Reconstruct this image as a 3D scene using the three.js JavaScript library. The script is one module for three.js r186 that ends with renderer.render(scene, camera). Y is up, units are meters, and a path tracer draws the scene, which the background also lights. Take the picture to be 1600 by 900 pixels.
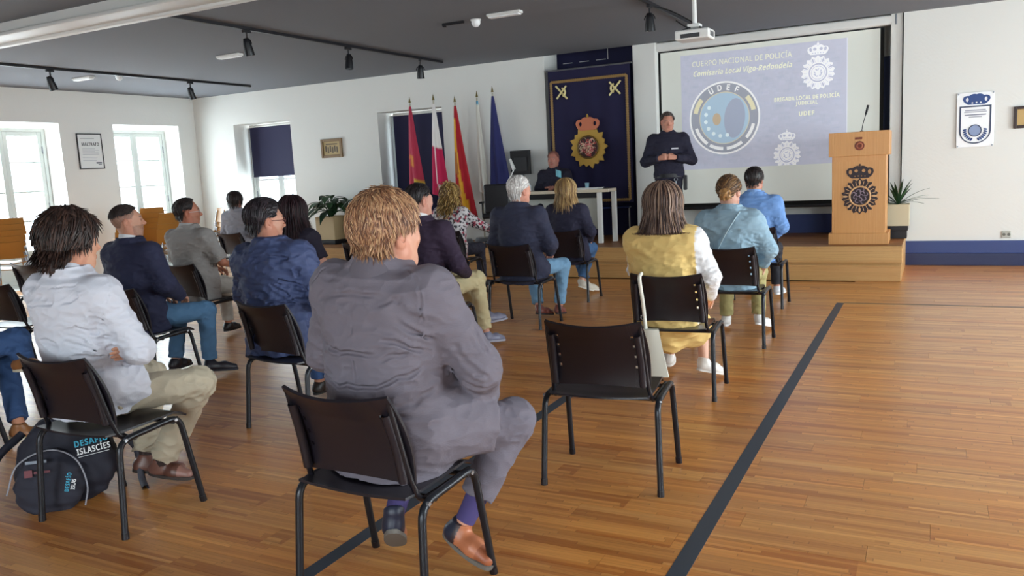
import * as THREE from 'three';
import { mergeGeometries, toCreasedNormals } from 'three/addons/utils/BufferGeometryUtils.js';
import { RoundedBoxGeometry } from 'three/addons/geometries/RoundedBoxGeometry.js';
import { RectAreaLightUniformsLib } from 'three/addons/lights/RectAreaLightUniformsLib.js';
import { createNoise3D } from 'simplex-noise';

// ------------------------------------------------------------------ camera, sky, light, exposure
const scene = new THREE.Scene();
const camera = new THREE.PerspectiveCamera(2 * Math.atan(450 / 1278) * 180 / Math.PI, 16 / 9, 0.05, 200);
{
  const pitch = Math.atan(186 / 1278), roll = 3.05 * Math.PI / 180, yaw = Math.atan(671 / 1291);
  camera.position.set(0, 1.5, 0);
  camera.rotation.order = 'YXZ';
  camera.rotation.set(-pitch, yaw, -roll);
}
const renderer = new THREE.WebGLRenderer();
renderer.toneMapping = THREE.LinearToneMapping;
renderer.toneMappingExposure = 1.88;
renderer.shadowMap.enabled = true;
scene.background = new THREE.Color(0.93, 0.98, 1.0);
scene.backgroundIntensity = 3.2;
RectAreaLightUniformsLib.init();
const SKYLIGHT = new THREE.Color(1.0, 0.985, 0.955);
function daylight(w, h, at, towards, k) {           // the daylight that a window opening lets in
  const l = new THREE.RectAreaLight(SKYLIGHT, k, w, h);
  l.position.set(...at); l.lookAt(...towards); l.name = 'window_daylight'; scene.add(l);
}
// left wall french windows, window in the end wall, windows in the right wall and behind the viewer
for (const z of [-10.58, -8.15, -5.72, -3.29]) daylight(1.4, 2.4, [-13.42, 1.42, z], [0, 1.35, z], 6.5);
daylight(1.2, 0.7, [-11.15, 1.2, -12.24], [-11.15, 1.1, 0], 6);
for (const z of [-9.6, -6.2, -2.8]) daylight(1.9, 2.1, [5.56, 1.55, z], [0, 1.35, z], 14);
for (const x of [-1.9, 2.0]) daylight(1.9, 2.1, [x, 1.55, 4.06], [x, 1.35, 0], 8);

// ------------------------------------------------------------------ helpers
let seed = 12345;
const rnd = () => { seed = (seed + 0x6D2B79F5) | 0; let t = Math.imul(seed ^ (seed >>> 15), 1 | seed); t = (t + Math.imul(t ^ (t >>> 7), 61 | t)) ^ t; return ((t ^ (t >>> 14)) >>> 0) / 4294967296; };
const rr = (a, b) => a + (b - a) * rnd();
const noise3 = createNoise3D(rnd);
const V = (x, y, z) => new THREE.Vector3(x, y, z);
const lerp = (a, b, t) => a + (b - a) * t;
const clamp = (v, a, b) => Math.max(a, Math.min(b, v));
const sstep = (a, b, v) => { const t = clamp((v - a) / (b - a), 0, 1); return t * t * (3 - 2 * t); };
const hex = (c) => new THREE.Color(c);
const used = new Map();
function numbered(name) {
  const n = used.get(name) || 0; used.set(name, n + 1);
  return n ? name + '_' + String(n).padStart(3, '0') : name;
}
function M(color, rough = 0.8, extra = {}) { return new THREE.MeshStandardMaterial({ color, roughness: rough, metalness: 0, ...extra }); }
function prep(g) {                                  // same attributes everywhere so that pieces can be merged
  let q = g.index ? g.toNonIndexed() : g;
  for (const k of Object.keys(q.attributes)) if (!['position', 'normal', 'uv'].includes(k)) q.deleteAttribute(k);
  if (!q.attributes.uv) q.setAttribute('uv', new THREE.BufferAttribute(new Float32Array(q.attributes.position.count * 2), 2));
  if (!q.attributes.normal) q.computeVertexNormals();
  return q;
}
const merge = (list) => (list.length === 1 ? list[0] : mergeGeometries(list.map(prep)));
function shade(o) { o.traverse((m) => { if (m.isMesh) { m.castShadow = true; m.receiveShadow = true; } }); return o; }
function part(parent, name, geo, mat, label) {
  const m = new THREE.Mesh(Array.isArray(geo) ? merge(geo) : geo, mat); m.name = name; m.castShadow = m.receiveShadow = true;
  if (label) m.userData.label = label;
  parent.add(m); return m;
}
function thing(name, label, category, pos = [0, 0, 0], turn = 0, group) {
  const g = new THREE.Group(); g.name = numbered(name); g.position.set(...pos); g.rotation.y = turn;
  g.userData = { label, category }; if (group) g.userData.group = group;
  scene.add(g); return g;
}
function solo(name, label, category, geo, mat, group) {
  const m = new THREE.Mesh(Array.isArray(geo) ? merge(geo) : geo, mat); m.name = numbered(name); m.castShadow = m.receiveShadow = true;
  m.userData = { label, category }; if (group) m.userData.group = group;
  scene.add(m); return m;
}
function struct(name, geo, mat) {
  const m = new THREE.Mesh(Array.isArray(geo) ? merge(geo) : geo, mat); m.name = name; m.castShadow = m.receiveShadow = true;
  m.userData = { kind: 'structure' }; scene.add(m); return m;
}
function structGroup(name) { const g = new THREE.Group(); g.name = name; g.userData = { kind: 'structure' }; scene.add(g); return g; }
function copyOf(root, pos, turn, label, group) {
  const c = root.clone(); c.name = numbered(root.name.replace(/_\d{3}$/, '')); c.position.set(...pos); c.rotation.y = turn;
  c.userData = { ...root.userData, label }; if (group) c.userData.group = group;
  scene.add(c); return c;
}
// box by its limits, uv in metres
function bx(x0, x1, y0, y1, z0, z1) {
  const g = new THREE.BoxGeometry(x1 - x0, y1 - y0, z1 - z0); g.translate((x0 + x1) / 2, (y0 + y1) / 2, (z0 + z1) / 2);
  const p = g.attributes.position, n = g.attributes.normal, u = g.attributes.uv;
  for (let i = 0; i < p.count; i++) {
    if (Math.abs(n.getY(i)) > .5) u.setXY(i, p.getX(i), p.getZ(i));
    else if (Math.abs(n.getX(i)) > .5) u.setXY(i, p.getZ(i), p.getY(i));
    else u.setXY(i, p.getX(i), p.getY(i));
  }
  return g;
}
function rb(x0, x1, y0, y1, z0, z1, r = 0.006, seg = 2) {
  const w = x1 - x0, h = y1 - y0, d = z1 - z0;
  const g = new RoundedBoxGeometry(w, h, d, seg, Math.min(r, w / 2.01, h / 2.01, d / 2.01)); g.translate((x0 + x1) / 2, (y0 + y1) / 2, (z0 + z1) / 2);
  const p = g.attributes.position, n = g.attributes.normal, u = g.attributes.uv;
  for (let i = 0; i < p.count; i++) {
    if (Math.abs(n.getY(i)) > .7) u.setXY(i, p.getX(i), p.getZ(i));
    else if (Math.abs(n.getX(i)) > .7) u.setXY(i, p.getZ(i), p.getY(i));
    else u.setXY(i, p.getX(i), p.getY(i));
  }
  return g;
}
function rod(a, b, r0, r1 = r0, n = 10) {
  const A = V(...a), B = V(...b), d = B.clone().sub(A), g = new THREE.CylinderGeometry(r1, r0, d.length(), n);
  g.applyQuaternion(new THREE.Quaternion().setFromUnitVectors(V(0, 1, 0), d.clone().normalize()));
  const c = A.add(B).multiplyScalar(.5); g.translate(c.x, c.y, c.z); return g;
}
function tube(pts, r, seg = 24, n = 8, sx = 1, closed = false) {
  const c = new THREE.CatmullRomCurve3(pts.map((p) => V(...p)), closed, 'centripetal');
  return new THREE.TubeGeometry(c, seg, r, n, closed);
}
// polyline with rounded bends
function bendTube(pts, r, bend = 0.03, n = 8) {
  const P = pts.map((p) => V(...p)), path = new THREE.CurvePath();
  let prev = P[0];
  for (let i = 1; i < P.length - 1; i++) {
    const a = P[i].clone().sub(P[i - 1]), b = P[i + 1].clone().sub(P[i]);
    const k = Math.min(bend, a.length() * .45, b.length() * .45);
    const p0 = P[i].clone().addScaledVector(a.normalize(), -k), p1 = P[i].clone().addScaledVector(b.normalize(), k);
    path.add(new THREE.LineCurve3(prev, p0)); path.add(new THREE.QuadraticBezierCurve3(p0, P[i], p1)); prev = p1;
  }
  path.add(new THREE.LineCurve3(prev, P[P.length - 1]));
  return new THREE.TubeGeometry(path, 12 * P.length, r, n, false);
}
function ext(shape, depth, bevel = 0.004, seg = 12) {
  return new THREE.ExtrudeGeometry(shape, { depth, bevelEnabled: bevel > 0, bevelSize: bevel, bevelThickness: bevel, bevelSegments: 2, curveSegments: seg });
}
function grid(nu, nv, f) {                           // surface from f(u, v) -> [x, y, z], u and v from 0 to 1
  const pos = [], uv = [], idx = [];
  for (let j = 0; j <= nv; j++) for (let i = 0; i <= nu; i++) { pos.push(...f(i / nu, j / nv)); uv.push(i / nu, j / nv); }
  for (let j = 0; j < nv; j++) for (let i = 0; i < nu; i++) { const a = j * (nu + 1) + i, b = a + 1, c = a + nu + 1, d = c + 1; idx.push(a, b, d, a, d, c); }
  const g = new THREE.BufferGeometry(); g.setAttribute('position', new THREE.Float32BufferAttribute(pos, 3)); g.setAttribute('uv', new THREE.Float32BufferAttribute(uv, 2)); g.setIndex(idx); g.computeVertexNormals(); return g;
}
function sheet(nu, nv, f, t) {                       // closed sheet of thickness t about f
  const g = grid(nu, nv, f), p = g.attributes.position, n = g.attributes.normal, c = p.count;
  const pos = [], uv = [], idx = [];
  for (const s of [.5, -.5]) for (let i = 0; i < c; i++) { pos.push(p.getX(i) + n.getX(i) * t * s, p.getY(i) + n.getY(i) * t * s, p.getZ(i) + n.getZ(i) * t * s); uv.push(g.attributes.uv.getX(i), g.attributes.uv.getY(i)); }
  const q = g.index.array;
  for (let i = 0; i < q.length; i += 3) { idx.push(q[i], q[i + 1], q[i + 2]); idx.push(c + q[i], c + q[i + 2], c + q[i + 1]); }
  const rim = [];
  for (let i = 0; i < nu; i++) rim.push([i, i + 1]);
  for (let j = 0; j < nv; j++) rim.push([j * (nu + 1) + nu, (j + 1) * (nu + 1) + nu]);
  for (let i = nu; i > 0; i--) rim.push([nv * (nu + 1) + i, nv * (nu + 1) + i - 1]);
  for (let j = nv; j > 0; j--) rim.push([j * (nu + 1), (j - 1) * (nu + 1)]);
  for (const [a, b] of rim) idx.push(a, a + c, b + c, a, b + c, b);
  const o = new THREE.BufferGeometry(); o.setAttribute('position', new THREE.Float32BufferAttribute(pos, 3)); o.setAttribute('uv', new THREE.Float32BufferAttribute(uv, 2)); o.setIndex(idx);
  return toCreasedNormals(o, 0.9);
}
function canvasTex(w, h, draw, repeat) {
  const c = document.createElement('canvas'); c.width = w; c.height = h; draw(c.getContext('2d'), w, h);
  const t = new THREE.CanvasTexture(c); t.colorSpace = THREE.SRGBColorSpace; t.anisotropy = 8;
  if (repeat) { t.wrapS = t.wrapT = THREE.RepeatWrapping; t.repeat.set(...repeat); }
  return t;
}
function noiseTex(n, f) {                            // grey data texture that tiles roughly, f(u, v) in 0..1
  const d = new Uint8Array(n * n * 4);
  for (let j = 0; j < n; j++) for (let i = 0; i < n; i++) { const v = clamp(f(i / n, j / n), 0, 1) * 255, k = (j * n + i) * 4; d[k] = d[k + 1] = d[k + 2] = v; d[k + 3] = 255; }
  const t = new THREE.DataTexture(d, n, n); t.magFilter = t.minFilter = THREE.LinearFilter; t.wrapS = t.wrapT = THREE.RepeatWrapping; t.needsUpdate = true; return t;
}
const torusNoise = (u, v, f, o = 0) => { const a = u * 2 * Math.PI, b = v * 2 * Math.PI, R = f / 6.28; return noise3(Math.cos(a) * R + o, Math.sin(a) * R + Math.cos(b) * R * 1.3, Math.sin(b) * R * 1.3 - o); };

// ------------------------------------------------------------------ the room
const CEIL = 3.17, BACK = -11.7, LEFT = -12.86, RIGHT = 5.0, REAR = 3.5, TH = 0.5, AL = -12.35;
const plasterBump = noiseTex(256, (u, v) => .5 + .25 * torusNoise(u, v, 30) + .2 * torusNoise(u, v, 70, 5)); plasterBump.repeat.set(.6, .6);
const MT = {
  wall: M(new THREE.Color(0.78, 0.78, 0.75), .85, { bumpMap: plasterBump, bumpScale: .0012 }),
  ceil: M(new THREE.Color(0.172, 0.181, 0.208), .9, { bumpMap: plasterBump, bumpScale: .0012 }),
  white: M(new THREE.Color(0.78, 0.78, 0.76), .5),
  frame: M(new THREE.Color(0.62, 0.66, 0.64), .45),
  navy: M(hex('#1d1c44'), .75), navyPaint: M(hex('#22346b'), .45), black: M(hex('#15141a'), .5),
  chrome: M(hex('#b9bcc2'), .25, { metalness: .9 }), steel: M(hex('#8c9096'), .35, { metalness: .8 }),
  glass: new THREE.MeshPhysicalMaterial({ color: '#f4fbff', roughness: 0, transmission: 1, thickness: 0, ior: 1.45 }),
};
// ---- floor: boards run along x
{
  const slab = struct('floor', [bx(LEFT - TH, RIGHT + TH, -.25, -.022, BACK - TH, REAR + TH)], M(new THREE.Color(.24, .12, .05), .7));
  const N = 1024;
  const tex = canvasTex(N, N, (c) => {
    const strips = 56, h = N / strips;
    for (let s = 0; s < strips; s++) {
      let x = -rr(0, 300);
      while (x < N) {
        const w = rr(170, 420), t = rnd(), q = rnd();
        const r = 200 + t * 26 + (q > .9 ? 12 : 0) - (q < .14 ? 18 : 0), g = 133 + t * 28 + (q > .9 ? 14 : 0) - (q < .14 ? 22 : 0), b = 68 + t * 22 + (q > .9 ? 12 : 0) - (q < .14 ? 16 : 0);
        c.fillStyle = `rgb(${r | 0},${g | 0},${b | 0})`; c.fillRect(x, s * h, w, h + 1);
        for (let k = 0; k < 26; k++) { c.fillStyle = rnd() > .55 ? `rgba(255,220,170,${rr(.02, .09)})` : `rgba(70,30,5,${rr(.03, .13)})`; c.fillRect(x + rr(0, w), s * h + rr(0, h), rr(20, 150), rr(.6, 2)); }
        c.fillStyle = 'rgba(80,40,15,.35)'; c.fillRect(x + w - 1.2, s * h, 1.4, h);
        x += w;
      }
      c.fillStyle = `rgba(85,42,14,${rr(.08, .32)})`; c.fillRect(0, s * h, N, 1.1);
    }
  }, [1, 1]);
  const mats = [0, 1, 2].map((i) => new THREE.MeshPhysicalMaterial({ map: tex, color: ['#ffffff', '#f0e8e2', '#fff4e4'][i], roughness: .36, clearcoat: .35, clearcoatRoughness: .22, bumpMap: tex, bumpScale: .0006 }));
  const BW = .14, BL = 1.18, gap = .0012;
  const variants = [];
  function board(len, u0, v0) {
    const g = bx(0, len - gap, -.022, 0, 0, BW - gap), u = g.attributes.uv, p = g.attributes.position;
    // a small chamfer: pull the top edges in through an inner top face slightly proud
    for (let i = 0; i < u.count; i++) u.setXY(i, u0 + p.getX(i) / 2.4, v0 + p.getZ(i) / 1.12);
    return g;
  }
  for (let i = 0; i < 14; i++) variants.push(board(BL, rnd(), Math.floor(rnd() * 8) / 8));
  const list = [];
  for (let r = 0, z = REAR; z > BACK; r++, z -= BW) {
    const off = ((r * .41) % 1) * BL;
    for (let x = LEFT - off; x < RIGHT; x += BL) list.push([Math.max(x, LEFT), Math.min(x + BL, RIGHT), z - BW, r]);
  }
  const seen = (x, z) => { // rough size in view: in front of the camera and inside its field
    const v = V(x, 0, z).project(camera); const d = Math.hypot(x, z);
    return v.z < 1 && Math.abs(v.x) < 1.12 && Math.abs(v.y) < 1.15 ? d : 1e3 + d;
  };
  camera.updateMatrixWorld(); camera.updateProjectionMatrix();
  const hidden = (x, z) => z < -10.1 && x < -.4;
  const order = list.filter(([x0, x1, z]) => x1 - x0 > .06 && !hidden(x1, z)).map((b) => [...b, seen((b[0] + b[1]) / 2, b[2])]).sort((a, b) => a[4] - b[4]);
  const far = [[], [], []];
  order.forEach(([x0, x1, z, r, d], i) => {
    const whole = x1 - x0 > BL - .001, k = Math.floor(rnd() * 14), mi = Math.floor(rnd() * 3);
    const g = whole ? variants[k] : board(x1 - x0, rnd(), Math.floor(rnd() * 8) / 8);
    if (i < 300) { const m = part(slab, i ? 'plank_' + String(i).padStart(3, '0') : 'plank', g, mats[mi]); m.position.set(x0, 0, z); }
    else far[mi].push(g.clone().translate(x0, 0, z));
  });
  far.forEach((f, i) => { const m = part(slab, 'plank_field', merge(f), mats[i]); m.userData.kind = 'stuff'; });
}
// ---- walls
function wallWithHoles(axis, plane, thick, a0, a1, top, holes) { // pieces of a wall along x or z; holes [from, to, bottom, top]
  const out = [], put = (s, e, y0, y1) => { if (e - s > .001 && y1 - y0 > .001) out.push(axis === 'x' ? bx(s, e, y0, y1, Math.min(plane, plane + thick), Math.max(plane, plane + thick)) : bx(Math.min(plane, plane + thick), Math.max(plane, plane + thick), y0, y1, s, e)); };
  let at = a0;
  for (const [s, e, y0, y1] of [...holes].sort((p, q) => p[0] - q[0])) { put(at, s, -.25, top); put(s, e, -.25, y0); put(s, e, y1, top); at = e; }
  put(at, a1, -.25, top); return out;
}
const TOP = 3.9, leftHoles = [-10.58, -8.15, -5.72, -3.29].map((c) => [c - .71, c + .71, 0, 2.64]);
struct('wall_left', wallWithHoles('z', LEFT, -TH, BACK - TH, REAR + TH, TOP, leftHoles), MT.wall);
struct('wall_back', [...wallWithHoles('x', BACK, -TH, LEFT, -5.33, TOP, [[-11.85, -10.45, 0, 2.6], [-8.5, -7.2, 0, 2.57]])], MT.wall);
struct('wall_back_right', [bx(-.37, RIGHT + TH, -.25, TOP, BACK - TH, BACK)], MT.wall);
struct('wall_alcove', [bx(-6.4, .1, -.25, TOP, AL - .2, AL), bx(-6.4, -6.2, -.25, TOP, AL, BACK - TH), bx(-.36, .1, -.25, TOP, AL, BACK - TH), bx(-6.4, .1, TOP - .2, TOP, AL, BACK)], MT.wall);
const rightHoles = [-9.6, -6.2, -2.8].map((c) => [c - 1.0, c + 1.0, .45, 2.65]);
struct('wall_right', wallWithHoles('z', RIGHT, TH, BACK - TH, REAR + TH, TOP, rightHoles), MT.wall);
struct('wall_rear', wallWithHoles('x', REAR, TH, LEFT - TH, RIGHT + TH, TOP, [-1.9, 2.0].map((c) => [c - 1, c + 1, .45, 2.65])), MT.wall);
struct('ceiling', [bx(LEFT - TH, RIGHT + TH, CEIL, CEIL + .12, BACK, REAR + TH), bx(LEFT - TH, RIGHT + TH, TOP, TOP + .1, AL - .2, REAR + TH)], MT.ceil);
// ---- beam under the ceiling
{
  const g = structGroup('trim_1');
  part(g, 'beam', [rb(LEFT, RIGHT, CEIL - .1, CEIL + .01, -5.52, -5.14, .01)], MT.white);
  part(g, 'moulding', [rb(LEFT, RIGHT, CEIL - .128, CEIL - .09, -5.55, -5.47, .012), rb(LEFT, RIGHT, CEIL - .128, CEIL - .09, -5.19, -5.11, .012)], MT.white);
}
// ---- baseboards: two-tone blue skirting
{
  const g = structGroup('baseboard_right');
  part(g, 'skirting_upper', [rb(-.36, RIGHT, .155, .31, BACK, BACK + .03, .004)], M(hex('#2c3f78'), .4));
  part(g, 'skirting_lower', [rb(-.36, RIGHT, 0, .155, BACK, BACK + .045, .004)], M(hex('#18234e'), .4));
  const b = structGroup('baseboard_alcove');
  part(b, 'skirting', [rb(-1.98, -.45, .37, .64, AL, AL + .03, .004)], MT.navyPaint);
}
// ---- windows
const paneGeo = new Map();
function casement(win, name, w, h, panelH, bars, place) {   // leaf in its own xy plane, hinge side at x = 0
  const leaf = new THREE.Group(); leaf.name = name; win.add(leaf); place(leaf);
  const s = .07, d = .05;
  part(leaf, 'sash', [rb(0, s, 0, h, -d / 2, d / 2), rb(w - s, w, 0, h, -d / 2, d / 2), rb(s, w - s, h - s, h, -d / 2, d / 2), rb(s, w - s, 0, s, -d / 2, d / 2), ...(panelH ? [rb(s, w - s, panelH - .04, panelH + .03, -d / 2, d / 2), rb(s, w - s, s, panelH - .04, -.012, .012)] : [])], MT.frame);
  const ys = [panelH ? panelH + .03 : s, ...bars, h - s];
  for (let i = 0; i < ys.length - 1; i++) {
    if (i) part(leaf, 'glazing_bar', [rb(s, w - s, ys[i] - .015, ys[i] + .015, -.018, .018)], MT.frame);
    part(leaf, 'pane', [bx(s, w - s, ys[i], ys[i + 1], -.003, .003)], MT.glass);
  }
  part(leaf, 'handle', [rod([w - .035, h * .42, .03], [w - .035, h * .42, .06], .012), rb(w - .047, w - .023, h * .42 - .06, h * .42 + .06, .05, .065)], MT.steel);
  for (const y of [.25, h * .5, h - .3]) part(leaf, 'hinge', [rod([.004, y - .06, .03], [.004, y + .06, .03], .011)], MT.steel);
}
let winNo = 0;
function frenchWindow(centre, turn, width, y0, top, panelH, bars) { // centre on the frame plane; turned so that local +z looks into the room
  const win = structGroup('window_' + (++winNo)); win.position.set(...centre); win.rotation.y = turn;
  const w = width / 2, f = .06;
  part(win, 'frame', [rb(-w, -w + f, y0, top, -.05, .05), rb(w - f, w, y0, top, -.05, .05), rb(-w + f, w - f, top - f, top, -.05, .05), rb(-w + f, w - f, y0, y0 + .04, -.05, .05)], MT.frame);
  const lw = w - f, lh = top - f - y0 - .04;
  casement(win, 'casement', lw, lh, panelH, bars.map((b) => b - y0), (l) => l.position.set(-w + f, y0 + .04, .01));
  casement(win, 'casement', lw, lh, panelH, bars.map((b) => b - y0), (l) => { l.position.set(w - f, y0 + .04, .01); l.scale.x = -1; });
}
for (const [a, b] of leftHoles) frenchWindow([-13.3, 0, (a + b) / 2], Math.PI / 2, b - a - .01, .01, 2.58, .5, [1.02, 1.5, 1.98]);
frenchWindow([-11.15, 0, -12.13], 0, 1.39, .01, 2.55, .5, [1.02, 1.5, 1.98]);
frenchWindow([-7.85, 0, -12.13], 0, 1.29, .01, 2.53, .5, [1.02, 1.5, 1.98]);
for (const [a, b, y0, y1] of rightHoles) frenchWindow([RIGHT + .3, 0, (a + b) / 2], -Math.PI / 2, b - a - .01, y0 + .005, y1 - .01, 0, [1.0, 1.55]);
for (const c of [-1.9, 2.0]) frenchWindow([c, 0, REAR + .3], Math.PI, 1.99, .455, 2.64, 0, [1.0, 1.55]);
// roller blinds in the end-wall windows
function blind(x0, x1, y0, y1, z, label) {
  const b = thing('roller_blind', label, 'blind', [(x0 + x1) / 2, y0, z], 0, 'navy roller blinds in the end wall'), w = (x1 - x0) / 2, h = y1 - y0;
  part(b, 'fabric', sheet(10, 12, (u, v) => [lerp(-w, w, u), lerp(0, h, v), .006 * Math.sin(u * 9) * (1 - v)], .004), MT.navy);
  part(b, 'roller', [rod([-w, h - .02, -.02], [w, h - .02, -.02], .03, .03, 14)], MT.white);
  part(b, 'bottom_bar', [rb(-w, w, -.012, .018, -.012, .012, .005)], MT.navy);
}
blind(-11.76, -10.47, 1.61, 2.58, -12.02, 'navy roller blind half lowered in the window behind the large plant');
blind(-8.4, -7.21, .42, 2.55, -12.02, 'navy roller blind fully lowered behind the red and white flags');
// navy panels at the back of the alcove
struct('trim_2', [rb(-5.9, -3.95, .37, TOP - .22, AL, AL + .02, .004)], MT.navy);
struct('trim_3', [rb(-.665, -.54, .37, 2.72, AL, AL + .02, .004)], MT.navyPaint);
struct('trim_4', [rb(-3.93, -3.58, .3, TOP - .22, AL, BACK - .02, .02), rb(-.52, -.385, .3, TOP - .22, AL, BACK - .04, .01)], MT.wall);
{ // chalk-white seam lines of the panel over the tapestry
  const g = structGroup('trim_5'), z = AL + .02;
  part(g, 'seam', [bx(-5.62, -5.61, 3.11, 3.42, z, z + .004)], MT.white); part(g, 'seam', [bx(-4.53, -4.52, 3.1, 3.42, z, z + .004)], MT.white);
  for (let i = 0; i < 4; i++) part(g, 'seam', [bx(-5.56 + i * .28, -5.4 + i * .28, 3.1, 3.11, z, z + .004)], MT.white);
}
// ---- black tapes on the floor
const tapeMat = M(hex('#3d434c'), .5);
solo('floor_tape', 'long dark tape line on the open floor at the right of the chairs', 'tape', [rb(-.845, -.775, 0, .0012, -8.67, 1.5, .0005)], tapeMat);
solo('floor_tape', 'dark tape line running under the nearest and the empty chair', 'tape', [rb(-2.15, -2.08, 0, .0012, -8.67, 1.5, .0005)], tapeMat);
solo('floor_tape', 'thin dark tape line crossing the floor in front of the wooden steps', 'tape', [rb(-.775, 4.9, 0, .0012, -8.69, -8.645, .0005)], M(hex('#6d5848'), .5));

// ------------------------------------------------------------------ stage
const ST = .37, SX0 = -10.2, SX1 = -.31;
const oakTex = canvasTex(1024, 512, (c) => {
  c.fillStyle = '#c89b62'; c.fillRect(0, 0, 1024, 512);
  for (let s = 0; s < 8; s++) { const t = rnd(); c.fillStyle = `rgba(${t > .5 ? '225,180,120' : '170,115,60'},${rr(.05, .25)})`; c.fillRect(0, s * 64, 1024, 64); c.fillStyle = 'rgba(100,60,25,.25)'; c.fillRect(0, s * 64, 1024, 1.5); }
  for (let k = 0; k < 1500; k++) { c.fillStyle = rnd() > .5 ? `rgba(110,65,25,${rr(.03, .14)})` : `rgba(255,225,175,${rr(.03, .12)})`; c.fillRect(rr(-60, 1024), rr(0, 512), rr(40, 260), rr(.6, 2.2)); }
}, [.5, 1.2]);
MT.oak = M('#ffffff', .45, { map: oakTex }); MT.oakDark = M('#c4a892', .5, { map: oakTex });
{
  const st = thing('stage', 'low wooden stage with two steps in front of the desk, screen and lectern', 'stage', [0, 0, 0]);
  part(st, 'lower_step', [rb(SX0, SX1, 0, .185, -10.5, -10.15, .008)], MT.oak);
  part(st, 'upper_step', [rb(SX0, SX1, 0, ST, BACK + .002, -10.45, .008)], MT.oak);
  part(st, 'step_nosing', [rb(SX0, SX1 + .004, .168, .188, -10.2, -10.143, .004)], MT.oak);
  part(st, 'step_nosing', [rb(SX0, SX1 + .004, ST - .02, ST + .003, -10.5, -10.443, .004)], MT.oak);
  part(st, 'platform', [bx(-5.3, -.38, .05, ST + .001, AL + .001, BACK)], MT.oakDark);
  for (let i = 0; i < 9; i++) part(st, i ? 'board_' + String(i).padStart(3, '0') : 'board', [bx(SX0 + .01, SX1 - .01, ST, ST + .004, -10.5 - (i + 1) * .133 + .002, -10.5 - i * .133)], i % 2 ? MT.oakDark : M('#b79c88', .5, { map: oakTex }));
}
// ------------------------------------------------------------------ chairs
const plastic = M(hex('#1f1b22'), .34), frameBlack = M(hex('#17161c'), .3), legMat = M(hex('#24262c'), .28, { metalness: .35 });
// own frame: faces -z, rear feet at z = 0, front feet at z = -0.44
function chairModel() {
  const c = thing('stacking_chair', '', 'chair');
  for (const s of [-1, 1]) {
    part(c, 'leg_frame', [bendTube([[s * .28, .005, .0], [s * .268, .425, -.035], [s * .268, .445, -.36], [s * .28, .005, -.44]], .0145, .06, 10)], legMat);
    part(c, 'foot_cap', [rod([s * .28, 0, 0], [s * .28, .03, -.002], .0165)], frameBlack);
    part(c, 'foot_cap', [rod([s * .28, 0, -.44], [s * .279, .03, -.434], .0165)], frameBlack);
    part(c, 'back_upright', [bendTube([[s * .235, .425, -.38], [s * .235, .42, -.075], [s * .225, .5, -.045], [s * .215, .79, .03]], .011, .05, 8)], frameBlack);
    part(c, 'bolt', [rod([s * .285, .425, -.06], [s * .27, .425, -.06], .008)], MT.chrome); part(c, 'bolt', [rod([s * .285, .436, -.33], [s * .27, .436, -.33], .008)], MT.chrome);
  }
  part(c, 'cross_bar', [rod([-.268, .418, -.12], [.268, .418, -.12], .01), rod([-.268, .425, -.33], [.268, .425, -.33], .01)], frameBlack);
  // seat pan: dished, rolling down at the front, lip at the rear
  part(c, 'seat', sheet(18, 18, (u, v) => {
    const x = (u - .5) * .465 * (1 - .1 * Math.pow(v, 3)), a = Math.abs(u - .5) * 2, z = .0 - v * .455;
    const y = .452 - .016 * (1 - a * a) * Math.sin(Math.PI * clamp(v * 1.05, 0, 1)) - .035 * Math.pow(Math.max(0, v - .8) / .2, 2) + .004 * Math.pow(Math.max(0, .14 - v) / .14, 2) - .012 * (1 - a * a) * sstep(.25, 0, v);
    return [x, y, z];
  }, .009), plastic);
  // back shell with a row of slots near either edge
  const bk = (u, v) => {
    const a = (u - .5) * 2, w = .235 - .012 * v + .012 * Math.sin(Math.PI * v), y = .485 + v * .325 - .022 * (1 - a * a) * sstep(.6, 1, v) + .012 * (1 - a * a) * (1 - v);
    return [a * w, y, -.07 + .1 * v * v + .035 * (1 - a * a) * (.4 + .6 * v) + .012];
  };
  const shell = [], cols = [0, .105, .135, .165, .835, .865, .895, 1];
  const piece = (u0, u1, v0, v1) => shell.push(sheet(Math.max(1, Math.round((u1 - u0) * 14)), Math.max(1, Math.round((v1 - v0) * 12)), (u, v) => bk(lerp(u0, u1, u), lerp(v0, v1, v)), .012));
  piece(0, .115, 0, 1); piece(.885, 1, 0, 1); piece(.14, .86, 0, 1);
  const slots = [.3, .46, .62, .78];
  for (const [u0, u1] of [[.115, .14], [.86, .885]]) { let at = 0; for (const s of slots) { piece(u0, u1, at, s - .028); at = s + .028; } piece(u0, u1, at, 1); }
  part(c, 'backrest', shell, plastic);
  for (const s of [-1, 1]) part(c, 'upright_sleeve', [tube([[s * .208, .5, -.03], [s * .206, .62, -.008], [s * .2, .745, .028]], .017, 10, 8)], plastic);
  return c;
}
const chair0 = chairModel(); let chairsOut = 0;
function chair(x, z, turn, label, y = 0) { // x, z: middle of the rear feet
  const g = 'black stacking chairs set out in rows';
  if (!chairsOut++) { chair0.position.set(x, y, z); chair0.rotation.y = turn; chair0.userData.label = label; chair0.userData.group = g; return chair0; }
  return copyOf(chair0, [x, y, z], turn, label, g);
}
const deg = Math.PI / 180;
chair(-1.74, -2.08, -2 * deg, 'nearest black chair, carrying the man in the grey suit');
chair(-3.37, -2.185, 1 * deg, 'black chair of the young man in the white shirt, above the backpack');
chair(-1.35, -3.385, 5 * deg, 'empty black chair with a white bag strap beside it');
chair(-3.47, -3.54, -8 * deg, 'black chair of the man in the crumpled blue jacket');
chair(-5.2, -3.87, 0, 'black chair of the bearded man in navy jacket and jeans');
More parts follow.
